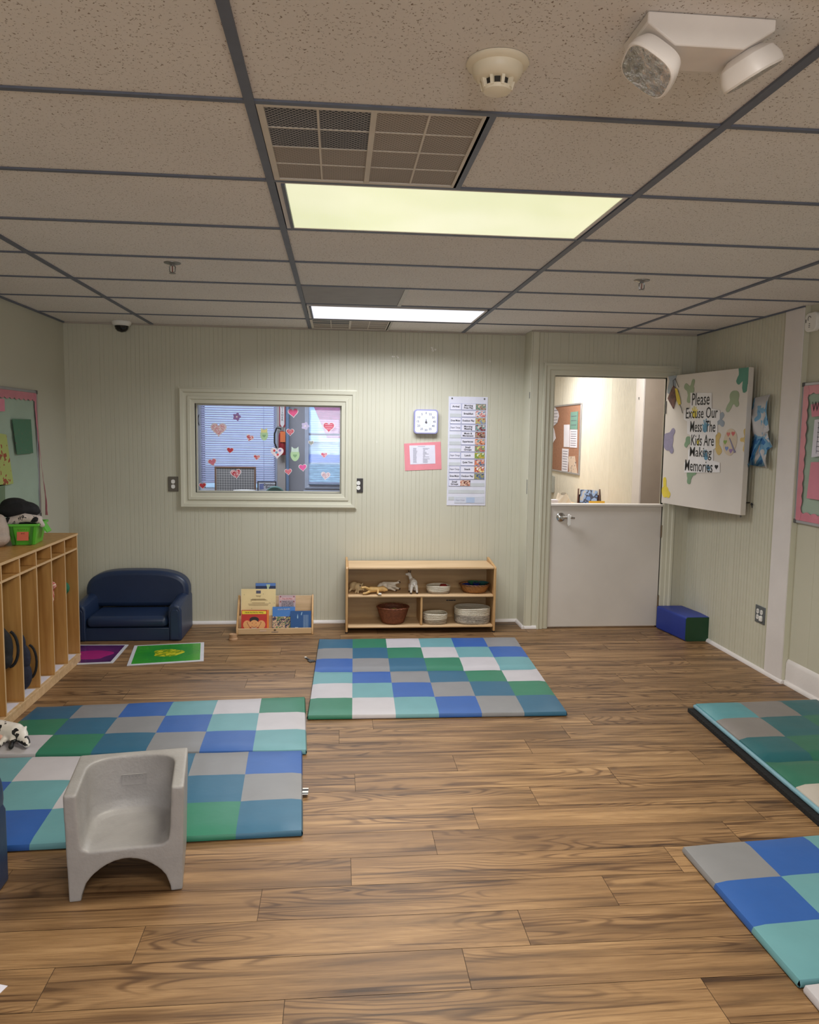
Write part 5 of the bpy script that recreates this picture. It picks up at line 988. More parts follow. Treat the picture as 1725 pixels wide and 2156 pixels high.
# ------------------------------------------------------------------ patchwork play mats
def play_mat(name,label,corners,rows,cols,fn,h_=.034,folds=(),tag=None,mats=VIN,parent=None,z0=.001):
    """corners: far-left, far-right, near-right, near-left at the top surface; pillowed vinyl patches with seams"""
    P=[Vector((c[0],c[1],0)) for c in corners]; cen=sum(P,Vector())/4
    if parent: poff=cen-parent.location; poff.z=0
    t=parent or thing(name,label,'play mat',(cen.x,cen.y,0),0,'patchwork play mats on the floor')
    if not parent: poff=Vector()
    ks=list(mats); n=6; vs=[];fs=[];mi=[]
    def pos(u,v): return (P[0]*(1-u)+P[1]*u)*(1-v)+(P[3]*(1-u)+P[2]*u)*v-cen
    U=cols*n; V=rows*n
    for j in range(V+1):
        for i in range(U+1):
            q=pos(i/U,j/V); a=(i%n)/n; b=(j%n)/n; sx=min(a,1-a)*2; sy=min(b,1-b)*2
            z=h_*(1-.055*math.exp(-(sx/.18)**2)-.055*math.exp(-(sy/.18)**2))
            if (j/n) in folds: z-=h_*.35
            e=min(i,U-i); f=min(j,V-j)
            if min(e,f)==0: z=h_*.78
            z+=.0022*mnoise.noise(Vector((q.x*5+cen.x*9,q.y*5,1)))
            vs.append((q.x,q.y,z))
    for j in range(V):
        for i in range(U): fs.append((j*(U+1)+i,j*(U+1)+i+1,(j+1)*(U+1)+i+1,(j+1)*(U+1)+i)); mi.append(ks.index(fn(j//n,i//n)))
    # skirts bulging then tucking under
    ring=[(j*(U+1)) for j in range(V+1)]
    loops=[[i for i in range(U+1)],[ (U)+j*(U+1) for j in range(V+1)],[V*(U+1)+i for i in range(U,-1,-1)],[j*(U+1) for j in range(V,-1,-1)]]
    outw=[(pos(.5,0)-pos(.5,1)).normalized(),(pos(1,.5)-pos(0,.5)).normalized(),(pos(.5,1)-pos(.5,0)).normalized(),(pos(0,.5)-pos(1,.5)).normalized()]
    for L_,o_ in zip(loops,outw):
        A=L_; lay=[A]
        for (off,zz) in ((.006,h_*.42),(.004,h_*.16),(-.006,z0)):
            new=[]
            for k in A:
                v=vs[k]; ex=0
                new.append(len(vs)); vs.append((v[0]+o_.x*off,v[1]+o_.y*off,zz))
            lay.append(new)
        for a_,b_ in zip(lay[:-1],lay[1:]):
            for s_ in range(len(A)-1):
                fs.append((a_[s_],b_[s_],b_[s_+1],a_[s_+1])); k0,k1=A[s_],A[s_+1]; jm=min(k0,k1)//(U+1); im=min(k0,k1)%(U+1); mi.append(ks.index(fn(min(jm//n,rows-1),min(im//n,cols-1))))
    mb=MB(); mb.v=vs; mb.f=fs; mb.m=mi; pn=mb.build('mat_panel',[mats[k] for k in ks],t,loc=poff,angle=50)
    B_=MB(); B_.prism([tuple((p-cen).xy*.992) for p in P],.0005,h_*.3,'z'); B_.build('underside',mat('black_mat_base',(26,28,32),.7),t,smooth=False,label='black underside').parent=pn; return t
s1='SGWABg'; 
def top(px,py,z=.03): p=atZ(px,py,z); return (p.x,p.y)
TM=play_mat('play_mat','six by six patchwork mat in front of the storage shelf',[top(673,1345),top(1084,1341),top(1193,1497),top(649,1505)],6,6,lambda j,i:s1[(i-j)%6],folds=(3,))
s2='SgBAWG'
LFM=play_mat('play_mat','large left patchwork mat in two offset halves, running from the cubbies to the toddler chair',[top(78,1487),top(641,1466),top(644,1577),(top(-60,1603)[0],top(644,1577)[1]+.03)],3,6,lambda j,i:s2[(i-j)%6])
nl=top(635,1574); nr_=top(635,1746)
nlx=top(0,1784)
LNM=play_mat('play_mat',None,[(nl[0]-1.50,nl[1]-.035),(nl[0],nl[1]-.028),nr_,(nr_[0]-1.50,nr_[1]-.06)],3,6,lambda j,i:s2[(i-j-3)%6],parent=LFM)
DV=dict(T=mat('vinyl_soft_teal',(84,146,156),.42,bump=.25,bscale=7),g=mat('vinyl_warm_grey',(128,122,120),.42,bump=.25,bscale=7),S=mat('vinyl_deep_teal',(36,96,104),.42,bump=.25,bscale=7),G=mat('vinyl_deep_green',(44,108,88),.42,bump=.25,bscale=7),W=mat('vinyl_beige_white',(184,176,168),.42,bump=.25,bscale=7))
s3='TgSGWT'
rfl=top(1466,1478,.062); rnl=(rfl[0]-.052,rfl[1]-1.31); rfr=(rfl[0]+.75,rfl[1]+.035)
RFM=play_mat('play_mat','thick folded teal patchwork mat at the right wall',[rfl,rfr,(rnl[0]+.75,rnl[1]+.03),rnl],5,3,lambda j,i:s3[(i+j)%6],h_=.066,folds=(3,),mats=DV)
# lower folded layer: black strap edge and pale blue gusset along its left side
c=RFM.location; d=Vector((rnl[0]-rfl[0],rnl[1]-rfl[1],0)); dn=d.normalized(); nn=Vector((dn.y,-dn.x,0)); nn=-nn if nn.x>0 else nn
A=Vector((rfl[0],rfl[1],0))-c; mb=MB()
def slab(mb,off0,off1,z0,z1,a=-.01,b=1.0):
    q=[A+dn*a*1+nn*off0,A+dn*(d.length*b)+nn*off0,A+dn*(d.length*b)+nn*off1,A+dn*a+nn*off1]; mb.prism([(p.x,p.y) for p in q],z0,z1,'z')
slab(mb,-.02,.042,.0008,.022); mb.build('hook_strap',mat('black_velcro',(14,14,16),.95,bump=.5),RFM,smooth=False,label='black fastening strap along the floor')
mb=MB(); slab(mb,-.01,.014,.024,.046); mb.build('gusset',mat('pale_blue_gusset',(120,160,176),.5,bump=.5,bscale=20),RFM,bevel=.009,seg=3,label='pale blue side gusset')
s4='gBAWGS'
n0=top(1440,1781); n1=top(1684,2061); dx=(n1[0]-n0[0])
NM1=play_mat('play_mat','patchwork mat running off the lower right corner, starting with a grey square',[n0,(n0[0]+1.5,n0[1]+.12),(n1[0]+1.5,n1[1]+.10),n1],3,6,lambda j,i:s4[(i+j)%6])
NM2=play_mat('play_mat',None,[(n1[0]+.004,n1[1]-.022),(n1[0]+1.5,n1[1]+.075),(n1[0]+1.5,n1[1]-.66),(n1[0]+.004,n1[1]-.76)],3,6,lambda j,i:s4[(i+j+3)%6],parent=NM1)
# cloth tags of the mats
p=atZ(655,1390,.004); t=thing('toy_fork','small striped grey toy fork beside the middle mat','toy',(p.x-.006,p.y,.001),.5)
mb=MB(); mb.box(-.006,.006,.0,.07,0,.007); mb.box(-.022,.022,-.03,.0,0,.006)
for k in range(4): mb.box(-.022+k*.0125,-.016+k*.0125,-.05,-.03,0,.005)
mb.build('fork',mat('dark_grey_toy',(70,72,78),.4),t,bevel=.001); MB().box(-.007,.007,.062,.078,.0001,.0085).build('handle_tip',WPL,t)
p=atZ(641,1665,.02); tg=MB()
tg.box(-.012,.013,-.03,.03,-.001,.001).build('cloth_tag',mat('white_satin',(220,220,220),.4),LNM,loc=(p.x-LNM.location.x+.004,p.y-LNM.location.y,.018),smooth=False,label='white cloth tag')
MB().box(-.0121,.0131,.002,.018,-.0012,.0014).box(-.0121,.0131,-.026,-.016,-.0012,.0014).build('tag_print',BLACK,LNM,loc=(p.x-LNM.location.x+.004,p.y-LNM.location.y,.018),smooth=False,label='black printed bands')
p=atZ(2,2083,0); bx(-.14,0,-.10,.012,.0005,.0015).build('paper_sheet',mat('white_paper',(222,220,234),.6),None,loc=(p.x+.01,p.y,0),rz=-.3,smooth=False,label='corner of a white paper sheet on the floor at the left edge',cat='paper')
# ------------------------------------------------------------------ grey toddler cube chair
GREYP=mat('speckled_grey_plastic',(148,145,145),.45,var=.07,scale=14,bump=.15,bscale=90)
def cube_chair():
    fl=atZ(160,1898,0); frt=atZ(372,1873,0)
    ang=math.atan2(frt.y-fl.y,frt.x-fl.x); 
    w=.375; d=.33; h_=.372
    t=thing('toddler_chair','grey moulded plastic toddler cube chair in the left foreground','chair',((fl.x+frt.x)/2,(fl.y+frt.y)/2-.004,0),ang)
    def tmp(mb,nm):
        me=bpy.data.meshes.new(nm); me.from_pydata(mb.v,[],mb.f); bm=bmesh.new(); bm.from_mesh(me); bmesh.ops.recalc_face_normals(bm,faces=bm.faces); bm.to_mesh(me); bm.free(); o=bpy.data.objects.new(nm,me); C.objects.link(o); return o
    # outer body: slight taper outwards to the top
    B=MB(); a=w/2-.006; 
    B.add([(-a,0,0),(a,0,0),(a,d-.012,0),(-a,d-.012,0),(-w/2-.004,-.004,h_),(w/2+.004,-.004,h_),(w/2+.004,d,h_),(-w/2-.004,d,h_)],[(0,1,2,3),(4,5,6,7),(0,1,5,4),(1,2,6,5),(2,3,7,6),(3,0,4,7)])
    body=tmp(B,'body')
    # seat cavity: U plan, walls lean in towards the seat, rounded at the seat
    V=MB(); vs=[];prof=[(.150,.018,-.10),(.143,.0,.168),(.150,.30,.182),(.151,.33,.21),(.155,.348,h_+.02)]
    def ring(hwid,yb,z,n=22):
        out=[(-hwid,-.05,z)]
        yc=yb-.11
        for i in range(n+1):
            q=PI-PI*i/n; out.append((hwid*math.copysign(abs(math.cos(q))**.75,math.cos(q)),yc+(.11)*abs(math.sin(q))**.75,z))
        out.append((hwid,-.05,z)); return out
    R=[ring(.118,.245,.172),ring(.136,.270,.182),ring(.142,.280,.21),ring(.147,.290,.30),ring(.149,.298,h_+.03)]
    n=len(R[0]); allv=[v for r in R for v in r]; fs=[tuple(range(n)),tuple(range(4*n,5*n))]+[(k*n+i,k*n+(i+1)%n,(k+1)*n+(i+1)%n,(k+1)*n+i) for k in range(4) for i in range(n)]
    V.add(allv,fs); cav=tmp(V,'cavity')
    # arch below, front to back
    U=MB(); P=[(-.142,-.05),(-.142,.015)]+[(-.142+.284*i/20,.015+.117*math.sin(PI*i/20)**.55) for i in range(1,20)]+[(.142,.015),(.142,-.05)]
    U.prism(P,-.06,d-.05,'y'); arch=tmp(U,'arch')
    for k,q in enumerate((cav,arch)):
        m=body.modifiers.new('b%d'%k,'BOOLEAN'); m.operation='DIFFERENCE'; m.object=q; m.solver='EXACT'
    r=body.modifiers.new('r','REMESH'); r.mode='VOXEL'; r.voxel_size=.0042; s=body.modifiers.new('s','SMOOTH'); s.iterations=14; s.factor=.55
    dg=bpy.context.evaluated_depsgraph_get(); dg.update(); me=bpy.data.meshes.new_from_object(body.evaluated_get(dg))
    for q in (body,cav,arch): bpy.data.objects.remove(q)
    mz=min(v.co.z for v in me.vertices)
    for v in me.vertices: v.co.z-=mz
    for p in me.polygons: p.use_smooth=True
    me.materials.clear(); me.materials.append(GREYP); o=bpy.data.objects.new('moulded_shell',me); C.objects.link(o); o.parent=t
    em=MB(); em.box(-.042,.042,.283,.291,.262,.2635).box(-.042,.042,.285,.292,.300,.3012).box(-.043,-.042,.283,.291,.262,.301).box(.042,.043,.283,.291,.262,.301)
    for k in range(6): em.box(-.034+k*.012,-.027+k*.012,.285,.2915,.280,.292)
    em.build('moulded_emblem',GREYP,t,smooth=False,label='faint raised maker emblem in the backrest')
cube_chair()
# ------------------------------------------------------------------ office behind the interior window
OFW=mat('office_grey_paint',(168,168,176),.6,var=.03,scale=2); OY=9.4
def at9(px,py,Y=OY): return atY(px,py,Y)
A0=at9(428,857); A1=at9(577,1018); B0_=at9(645,857).x; B1_=at9(745,1000).x; zt=2.02; zbA=.88
ow=MB()
xa0,xa1=A0.x+.0,A1.x; xb0,xb1=B0_+.03,B1_+.25; zw0,zw1=.93,1.98
ow.box(-2.2,xa0,OY,OY+.1,0,2.62).box(xa1,xb0,OY,OY+.1,0,2.62).box(xb1,1.36,OY,OY+.1,0,2.62).box(xa0,xa1,OY,OY+.1,0,zbA).box(xa0,xa1,OY,OY+.1,zw1,2.62).box(xb0,xb1,OY,OY+.1,0,zw0).box(xb0,xb1,OY,OY+.1,zw1,2.62)
ow.build('wall_office_back',OFW,smooth=False,kind='structure')
bx(-2.2,-2.1,YB+.122,OY,0,2.62).build('wall_office_left',OFW,smooth=False,kind='structure'); bx(1.33,1.42,YB+.122,11.0,0,2.62).build('wall_partition',mat('hall_cream_paint',(206,200,184),.6,var=.03),smooth=False,kind='structure')
bx(-2.2,1.33,YB+.122,OY-.001,2.50,2.52).build('ceiling_office',mat('white_ceiling',(200,198,192),.9),smooth=False,kind='structure'); bx(1.42,3.3,YD+.052,11.0,2.50,2.52).build('ceiling_hall',MATS['white_ceiling'],smooth=False,kind='structure')
for nm,x0,x1,z0 in (('window_2',xa0,xa1,zbA),('window_3',xb0,xb1,zw0)):
    w=thing(nm,'office window to the outside',None,(0,OY,0),kind='structure'); WFM=mat('office_white_frame',(206,214,230),.5)
    casing(x0,x1,z0,zw1,[(0,-.09),(0,.0),(.0,.014),(.03,.02),(.045,.014),(.045,0)]).build('frame',WFM,w,smooth=False); bx(x0+.001,x1-.001,.05,.055,z0+.001,zw1-.001).build('glass_pane',GLASS,w,smooth=False)
    if nm=='window_3': bx(x0-.06,x1+.06,-.05,-.0205,z0-.10,z0-.065).build('sill',WFM,w,bevel=.003); bx(x0,x1,.03,.049,1.52,1.545).build('meeting_rail',WFM,w,smooth=False)
# blinds
def blind(label,x0,x1,ztop_,zbot,tilt,n,m):
    t=thing('window_blind',label,'blind',((x0+x1)/2,OY-.045,ztop_)); w=(x1-x0)/2
    bx(-w,w,-.02,.02,-.03,0).build('headrail',m,t,smooth=False); mb=MB(); L_=(ztop_-zbot-.03)
    for k in range(n):
        z=-.03-L_*(k+.7)/n; c,s_=math.cos(tilt)*.0125,math.sin(tilt)*.0125
        mb.add([(-w,-c,z-s_),(w,-c,z-s_),(w,c,z+s_),(-w,c,z+s_)],[(0,1,2,3)])
    mb.build('slats',m,t,smooth=False)
    for f in (-.96,.70): MB().tube([(w*f,-.014,-.02),(w*f,-.014,-L_-.03)],.002,n=5).build('cord',m,t)
    bx(-w,w,-.012,.012,-L_-.045,-L_-.03).build('bottom_rail',m,t,smooth=False); return t
BLM=mat('blind_slat_white',(186,190,222),.5)
blind('white venetian blind covering the left office window',xa0-.02,xa1+.015,2.03,at9(500,1014).z,1.05,40,BLM)
blind('open pale venetian blind over the bright right office window',xb0-.0,xb1,2.0,zw0+.03,.10,38,BLM)
# pier, extinguisher, sign
pr0=at9(584,900,9.2).x; pr1=at9(601,900,9.2).x
bx(pr0,pr1+.0,9.2,OY-.0005,0,2.495).build('trim_9',mat('beige_pier_paint',(176,168,164),.6),bevel=.003,kind='structure',label='beige pier between the office windows')
c=at9(604,900,9.3); bx(c.x-.012,c.x+.022,9.30,OY-.0005,.0,2.495).build('trim_10',mat('pale_blue_strip',(150,180,222),.4),kind='structure',bevel=.004,label='pale blue vertical strip by the pier')  # narrow pale blue upright beside the pier
q0=at9(588,857,9.19); q1=at9(601,897,9.19); sgn=thing('extinguisher_sign','red and white vertical sign lettered for the fire extinguisher on the beige pier','sign',((q0.x+q1.x)/2,9.199,q0.z))
sw=(q1.x-q0.x)/2; sl=q0.z-q1.z
MB().prism([(-sw,.22),(sw,.22),(sw,-sl),(0,-sl-.05),(-sw,-sl)],-.003,0,'y').build('panel',mat('sign_red',(150,40,56),.5),sgn,smooth=False); MB().prism([(-sw*.68,.20),(sw*.68,.20),(sw*.68,-sl+.02),(0,-sl-.02),(-sw*.68,-sl+.02)],-.0042,-.0031,'y').build('panel_field',mat('sign_white',(220,216,216),.5),sgn,smooth=False)
for k,ch in enumerate('EXTINGUISHER'): text(ch,.030,BLACK,sgn,0,.185-.0285*k-.02,-.0052,bold=.0006)
e=at9(592,950,9.1); ex=thing('fire_extinguisher','red fire extinguisher with black hose and orange tag on the beige pier','fire extinguisher',(e.x+.01,9.13,0))
zc=at9(592,955,9.13).z; ext_b=at9(592,958,9.13).z
MB().lathe([(0,0),(.038,.0),(.042,.012),(.042,.22),(.034,.25),(.018,.27),(.014,.28),(0,.28)],(0,0,ext_b),n=28).build('cylinder',mat('extinguisher_red',(150,26,40),.3),ex); ht=ext_b+.28
MB().box(-.018,.018,-.018,.018,ht,ht+.03).prism([(-.05,ht+.028),(.02,ht+.028),(.02,ht+.04),(-.06,ht+.055)],-.01,.01,'y').build('valve_handle',STEEL,ex); MB().tube([(-.01,-.02,ht+.02),(-.06,-.03,ht+.03),(-.085,-.03,ht-.04),(-.085,-.03,ht-.14),(-.06,-.03,ht-.2)],.009,n=8).build('hose',BLACK,ex)
bx(-.018,.040,-.055,-.05,ht-.13,ht-.01).build('inspection_tag',mat('orange_tag',(216,112,60),.6),ex,smooth=False,label='orange inspection tag'); bx(-.02,.02,.03,.0695,ext_b+.1,ext_b+.2).build('wall_bracket',DARKPL,ex,smooth=False)
# desk with memo board, utility sign, chair
DK=mat('desk_grey_laminate',(120,116,112),.5); dk=thing('desk','office desk below the interior window line','desk',(-.85,8.25,0)); bx(-.95,.75,0,.75,.72,.75).build('top',DK,dk,bevel=.003)
for sx in (-.93,.70): bx(sx,sx+.03,.03,.72,0,.7195).build('leg',DK,dk)
m0=at9(452,982,8.75); m1=at9(539,982,8.75); mw=(m1.x-m0.x)/2; mt=m0.z
mbd=thing('memo_board','wood-framed lattice memo board leaning on the office desk','memo board',((m0.x+m1.x)/2,8.75,.7505)); hh=mt-.7505
lat=patch_mat('lattice_cloth',[(150,148,146),(150,148,146)],6); N,L=nodes(lat); bb=N['Principled BSDF']; tc=N.new('ShaderNodeTexCoord'); mp=N.new('ShaderNodeMapping'); mp.inputs['Rotation'].default_value=(0,PI/4,0); L.new(tc.outputs['Object'],mp.inputs[0]); ck_=N.new('ShaderNodeTexChecker'); ck_.inputs['Scale'].default_value=52; ck_.inputs['Color1'].default_value=(*lin((166,164,162)),1); ck_.inputs['Color2'].default_value=(*lin((112,110,112)),1); L.new(mp.outputs[0],ck_.inputs[0]); L.new(ck_.outputs[0],bb.inputs['Base Color'])
bx(-mw+.018,mw-.018,0,.006,.018,hh-.018).build('lattice',lat,mbd,smooth=False)
MB().box(-mw,mw,-.008,.014,hh-.018,hh).box(-mw,mw,-.008,.014,0,.018).box(-mw,-mw+.018,-.008,.014,.018,hh-.018).box(mw-.018,mw,-.008,.014,.018,hh-.018).build('frame',mat('memo_frame_brown',(122,92,74),.5),mbd,bevel=.002)
u0_=at9(541,1014,8.85); u1_=at9(581,1014,8.85); uw=(u1_.x-u0_.x)/2
us=thing('framed_sign','black-framed white sign reading Dominion Energy behind the memo board','sign',((u0_.x+u1_.x)/2,8.9,.7505)); uh=u0_.z-.7505
bx(-uw,uw,0,.012,0,uh).build('frame',BLACK,us,bevel=.002); bx(-uw+.012,uw-.012,-.001,-.0001,.012,uh-.012).build('panel',mat('panel_pale',(196,196,204),.5),us,smooth=False)
mb=MB()
for k in range(4): mb.prism([(-uw+.024,uh-.034-k*.016),(-uw+.07,uh-.028-k*.016),(-uw+.074,uh-.036-k*.016),(-uw+.024,uh-.043-k*.016)],-.002,-.0011,'y')
mb.build('logo',mat('logo_blue',(50,80,170),.5),us,smooth=False,label='striped blue round logo'); text('Dominion\nEnergy',.034,BLACK,us,.035,uh-.052,-.0022,bold=.0008,line=.85)
g0=at9(559,1030,8.05); g1=at9(600,1030,8.05); gz=at9(578,1023,8.05).z
oc=thing('office_chair','dusty green office chair showing its rounded back above the window ledge','chair',((g0.x+g1.x)/2,8.02,0)); gw=(g1.x-g0.x)/2; GC=mat('dusty_green_fabric',(92,128,122),.8)
MB().prism([(gw*math.cos(a),gz-.12+.12*math.sin(a)**.7) for a in [PI*i/16 for i in range(17)]]+[(-gw,gz-.32),(gw,gz-.32)],-.03,.02,'y').build('backrest',GC,oc,bevel=.012)
bx(-.22,.22,-.44,-.02,.42,.48).build('seat',GC,oc,bevel=.02); MB().tube([(0,-.22,.08),(0,-.22,.42)],.025).box(-.02,.02,-.05,-.01,.45,.62).build('post',BLACK,oc)
mb=MB()
for k in range(5): a=2*PI*k/5; mb.tube([(0,-.22,.08),(.26*math.cos(a),-.22+.26*math.sin(a),.03)],.015,n=6)
mb.build('base',BLACK,oc)
for lab,px,w_,hp,Y_,m in (('dark dish at the left on the office desk',440,.11,1034,8.5,BLACK),('low pale desk tray beside the memo board',515,.12,1032,8.4,WPL)):
    p=at9(px,hp,Y_); hz=max(.02,p.z-.7505); MB().lathe([(0,0),(w_*.6,0),(w_,hz),(w_-.006,hz),(w_*.55,.006),(0,.006)],n=24).build('desk_dish',m,None,loc=(p.x,Y_,.7505),label=lab,cat='dish')
p=at9(421,884,9.39); MB().tube([(.022*math.cos(a),-.008,.062*math.sin(a)) for a in [2*PI*i/24 for i in range(24)]],.006,n=6,closed=True).build('cable_loop',BLACK,None,loc=(p.x,9.398,p.z),label='small black oval cable loop on the office wall left of the blind',cat='cable')
# ------------------------------------------------------------------ outside the office
bx(-14,14,OY+.3,40,-.25,-.2).build('ground',mat('pale_concrete',(170,176,176),.9,var=.2,scale=1.5),smooth=False,kind='structure')
hs=thing('neighbour_house','pink-walled house with pale siding outside the right office window','house',(1.0,15.5,-.2))
bx(-1.9,5,0,4,1.56,5.2).build('upper_wall',mat('pink_brick',(222,130,150),.8,var=.2,scale=12),hs,smooth=False,label='pink brick upper wall'); bx(-1.9,5,-.05,4,0,1.55).build('lower_wall',mat('pale_siding',(214,226,226),.8,var=.25,scale=9,stretch=(1,1,6)),hs,smooth=False,label='pale horizontal siding')
bx(-1.9,5,-.09,-.055,1.16,1.32).build('blue_band',mat('blue_band',(86,130,206),.6),hs,smooth=False); MB().prism([(-1.9,2.6),(-1.62,2.6),(-1.2,1.62),(-1.9,1.62)],-.12,-.005,'y').box(-1.9,1.0,-.16,-.121,1.56,1.64).build('white_rail',mat('white_rail',(226,236,246),.6),hs,smooth=False)
for x in (.2,1.4): bx(x-1.15,x-.75,-.03,-.005,1.75,2.9).build('window',mat('blue_pane',(110,140,200),.3),hs,smooth=False)
# ------------------------------------------------------------------ hall beyond the doorway
KX=2.9
grooved([(0,10.9-7.14,0,2.5)],t=.1,sp=.040,gw=.006,gd=.003,seed=9,skip=.1).build('wall_hall_right',mat('hall_beadboard_paint',(222,218,206),.5,var=.03),loc=(KX,10.9,0),rz=RW,smooth=False,kind='structure')
bx(1.42,KX+.1,10.9,11.0,0,2.5).build('wall_hall_end',MATS['hall_cream_paint'],smooth=False,kind='structure')
x1340=2.80; cb2=MB(); cb2.box(x1340,3.2,6.955,7.139,0,2.5,0); cb2.build('wall_hall_pier',mat('hall_taupe_paint',(168,156,146),.6,var=.03),smooth=False,kind='structure')
bx(x1340-.016,x1340-.0005,6.955,7.139,0,2.5).build('trim_11',WHITEP,bevel=.002,kind='structure',label='white board on the hall pier')
p=atX(1346,839,x1340-.016); MB().box(-.008,.004,-.002,0,.006,.012).box(-.008,.006,-.002,0,-.004,.0).box(.0,.006,-.002,0,-.012,.012).build('door_number_mark',BLACK,None,loc=(x1340-.0165,p.y,p.z),rz=RW,smooth=False,label='tiny black mark high on the white board in the hall',cat='mark')
bx(2.87,3.3,YD+.052,YD+.14,0,2.62).box(3.2,3.3,YD+.14,7.2,0,2.62).box(3.0,3.3,6.96,7.2,2.5,2.62).build('hall_sky_block',MATS['hall_taupe_paint'],smooth=False,kind='structure')  # unseen boxes, added to block sky light leaking onto the pier
# cork board on the hall wall
c0_=atX(1226,848,KX); c1_=atX(1222,1001,KX); zt_,zb_=c0_.z,c1_.z; CO=(KX,10.55,zb_); cwid=10.55-c0_.y
cbrd=thing('cork_board','framed cork notice board on the hall wall seen through the doorway','cork board',CO,RW)
bx(0,cwid,-.01,-.0005,0,zt_-zb_).build('cork',mat('cork',(156,114,92),.9,var=.15,scale=60),cbrd,smooth=False); MB().box(-.02,cwid+.02,-.02,-.0005,zt_-zb_-.02,zt_-zb_).box(-.02,cwid+.02,-.02,-.0005,0,.02).box(-.02,.0,-.02,-.0005,.02,zt_-zb_-.02).box(cwid,cwid+.02,-.02,-.0005,.02,zt_-zb_-.02).build('frame',ALU,cbrd,bevel=.003)
WPm=mat('white_paper',(222,220,234),.6)
def cpaper(label,pts,m,lines=0,extra=None):
    P=[atX(x,y,KX-.012) for x,y in pts]; c=sum(P,Vector())/len(P); t=thing('pinned_paper',label,'paper',(KX-.012,c.y,c.z),RW,'papers on the hall cork board'); L_=[(c.y-q.y,q.z-c.z) for q in P]
    MB().prism(L_,-.003,-.0005,'y').build('sheet',m,t,smooth=False)
    xs=[q[0] for q in L_]; zs=[q[1] for q in L_]; mb=MB()
    for k in range(lines):
        z=min(zs)+(max(zs)-min(zs))*(k+1)/(lines+1); mb.box(min(xs)*.7,max(xs)*.7,-.0042,-.0032,z-.003,z+.003)
    if lines: mb.build('printing',INK,t,smooth=False)
    return t
q=lambda cx,cy:(1080+cx/4.9,680+cy/4.9)
cpaper('green-headed flyer at the upper right of the hall cork board',[q(600,920),q(675,912),q(668,1098),q(592,1095)],mat('flyer_green',(110,150,140),.6),3)
cpaper('white sheet directly below the green flyer on the cork board',[q(592,1099),q(668,1100),q(665,1288),q(588,1284)],WPm,7)
cpaper('white sheet left of the green flyer on the cork board',[q(530,1050),q(588,1048),q(584,1282),q(527,1280)],WPm,0)
cpaper('white sheet at the lower middle of the cork board',[q(512,1295),q(578,1300),q(568,1532),q(506,1528)],WPm,8)
cpaper('beige flyer with black print at the lower right of the cork board',[q(572,1378),q(642,1374),q(668,1555),q(586,1548)],patch_mat('beige_flyer',[(206,186,170),(206,186,170),(70,60,64),(226,216,210)],16,pos=[0,.56,.6,.64]),0)
cpaper('rounded white paper at the upper left edge of the cork board',[q(380,880),q(440,872),q(470,915),q(478,960),q(460,1030),q(425,1062),q(380,1066)],WPm,5)
cpaper('torn white paper at the left edge of the cork board',[q(380,1075),q(425,1085),q(446,1190),q(415,1240),q(380,1240)],WPm,0)
p=atX(1167,1020,KX); bx(-.10,.03,-.06,-.0005,-.11,.11).build('wall_box',mat('putty_box',(150,152,146),.5),None,loc=(KX,p.y,p.z),rz=RW,bevel=.006,label='grey utility box on the hall wall below the cork board',cat='box')
hd=thing('hall_desk','desk behind the half door with papers on it','desk',(2.55,7.6,0)); HDZ=.76
bx(-.5,.30,0,1.6,HDZ-.03,HDZ).build('top',BIRCH,hd,bevel=.003)
for x in (-.48,.25):
    for y in (.03,1.52): bx(x,x+.04,y,y+.04,0,HDZ-.0305).build('leg',DARKPL,hd)
p=atY(1240,1045,8.4); bt=atY(1240,1030,8.4).z-HDZ
t=thing('brochure_holder','brown holder with a blue brochure behind the half door','holder',(p.x,8.4,HDZ+.0005),-.35)
mb=MB()
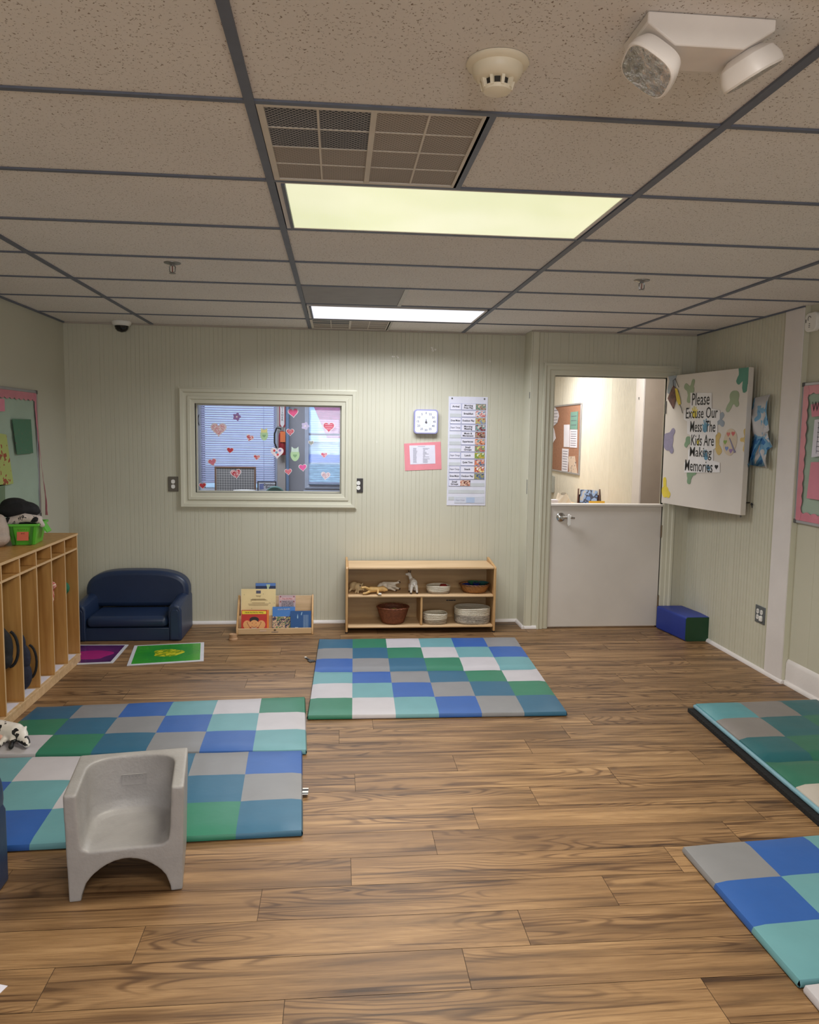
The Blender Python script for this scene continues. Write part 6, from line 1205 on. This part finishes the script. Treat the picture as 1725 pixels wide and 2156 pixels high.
for s_ in (-1,1): mb.prism([(-.06,0),(.08,0),(.09,bt*.5),(.05,bt),(.0,bt*1.02),(-.03,bt*.7)],s_*.115-.008,s_*.115+.008,'x')
mb.box(-.107,.107,.03,.05,0,bt*.7); mb.build('frame',mat('dark_walnut',(84,50,40),.4),t,bevel=.004)
mb=MB(); mb.prism([(-.045,.01),(-.04,.01),(.015,bt*.96),(.010,bt*.96)],-.095,.095,'x'); mb.build('brochure',patch_mat('blue_brochure',[(110,150,220),(70,80,110),(150,180,230),(196,200,210)],12),t,smooth=False,label='blue and grey brochure')
p=atY(1182,1050,8.1); t=thing('crumpled_bag','crumpled white paper bag with an opening behind the half door','bag',(p.x+.02,8.1,HDZ+.0005)); hb=atY(1182,1040,8.1).z-HDZ
mb=MB(); R=random.Random(4); n=12; vs=[]
for k,(r,z) in enumerate([(.08,0),(.095,hb*.4),(.075,hb*.75),(.055,hb)]):
    for i in range(n): a=2*PI*i/n; rr=r*(1+R.uniform(-.15,.15)); vs.append((rr*math.cos(a),rr*.7*math.sin(a),z*(1+R.uniform(-.08,.08)*(k>1))))
mb.add(vs,[tuple(range(n))]+[(k*n+i,k*n+(i+1)%n,(k+1)*n+(i+1)%n,(k+1)*n+i) for k in range(3) for i in range(n)]); mb.build('bag',mat('white_bag',(226,218,206),.7),t,smooth=False)
p=atY(1167,1052,7.95); bx(-.09,.03,-.05,.05,0,max(.03,p.z-HDZ)).build('paper_stack',WPm,None,loc=(p.x,7.95,HDZ+.0005),smooth=False,label='white paper pile at the left behind the half door',cat='paper')
p=atY(1257,1055,7.9); bx(-.085,.085,-.004,.004,0,p.z-HDZ).build('yellow_folder',mat('yellow_card',(236,190,70),.6),None,loc=(p.x,7.9,HDZ+.0005),smooth=False,label='yellow folder edge showing above the half door',cat='folder')
p=atY(1285,1051,8.3); bx(-.05,.05,-.01,.01,0,p.z-HDZ+.015).build('grey_case',mat('grey_case',(130,130,138),.5),None,loc=(p.x,8.3,HDZ+.0005),bevel=.006,label='small grey case right of the yellow folder behind the half door',cat='case')
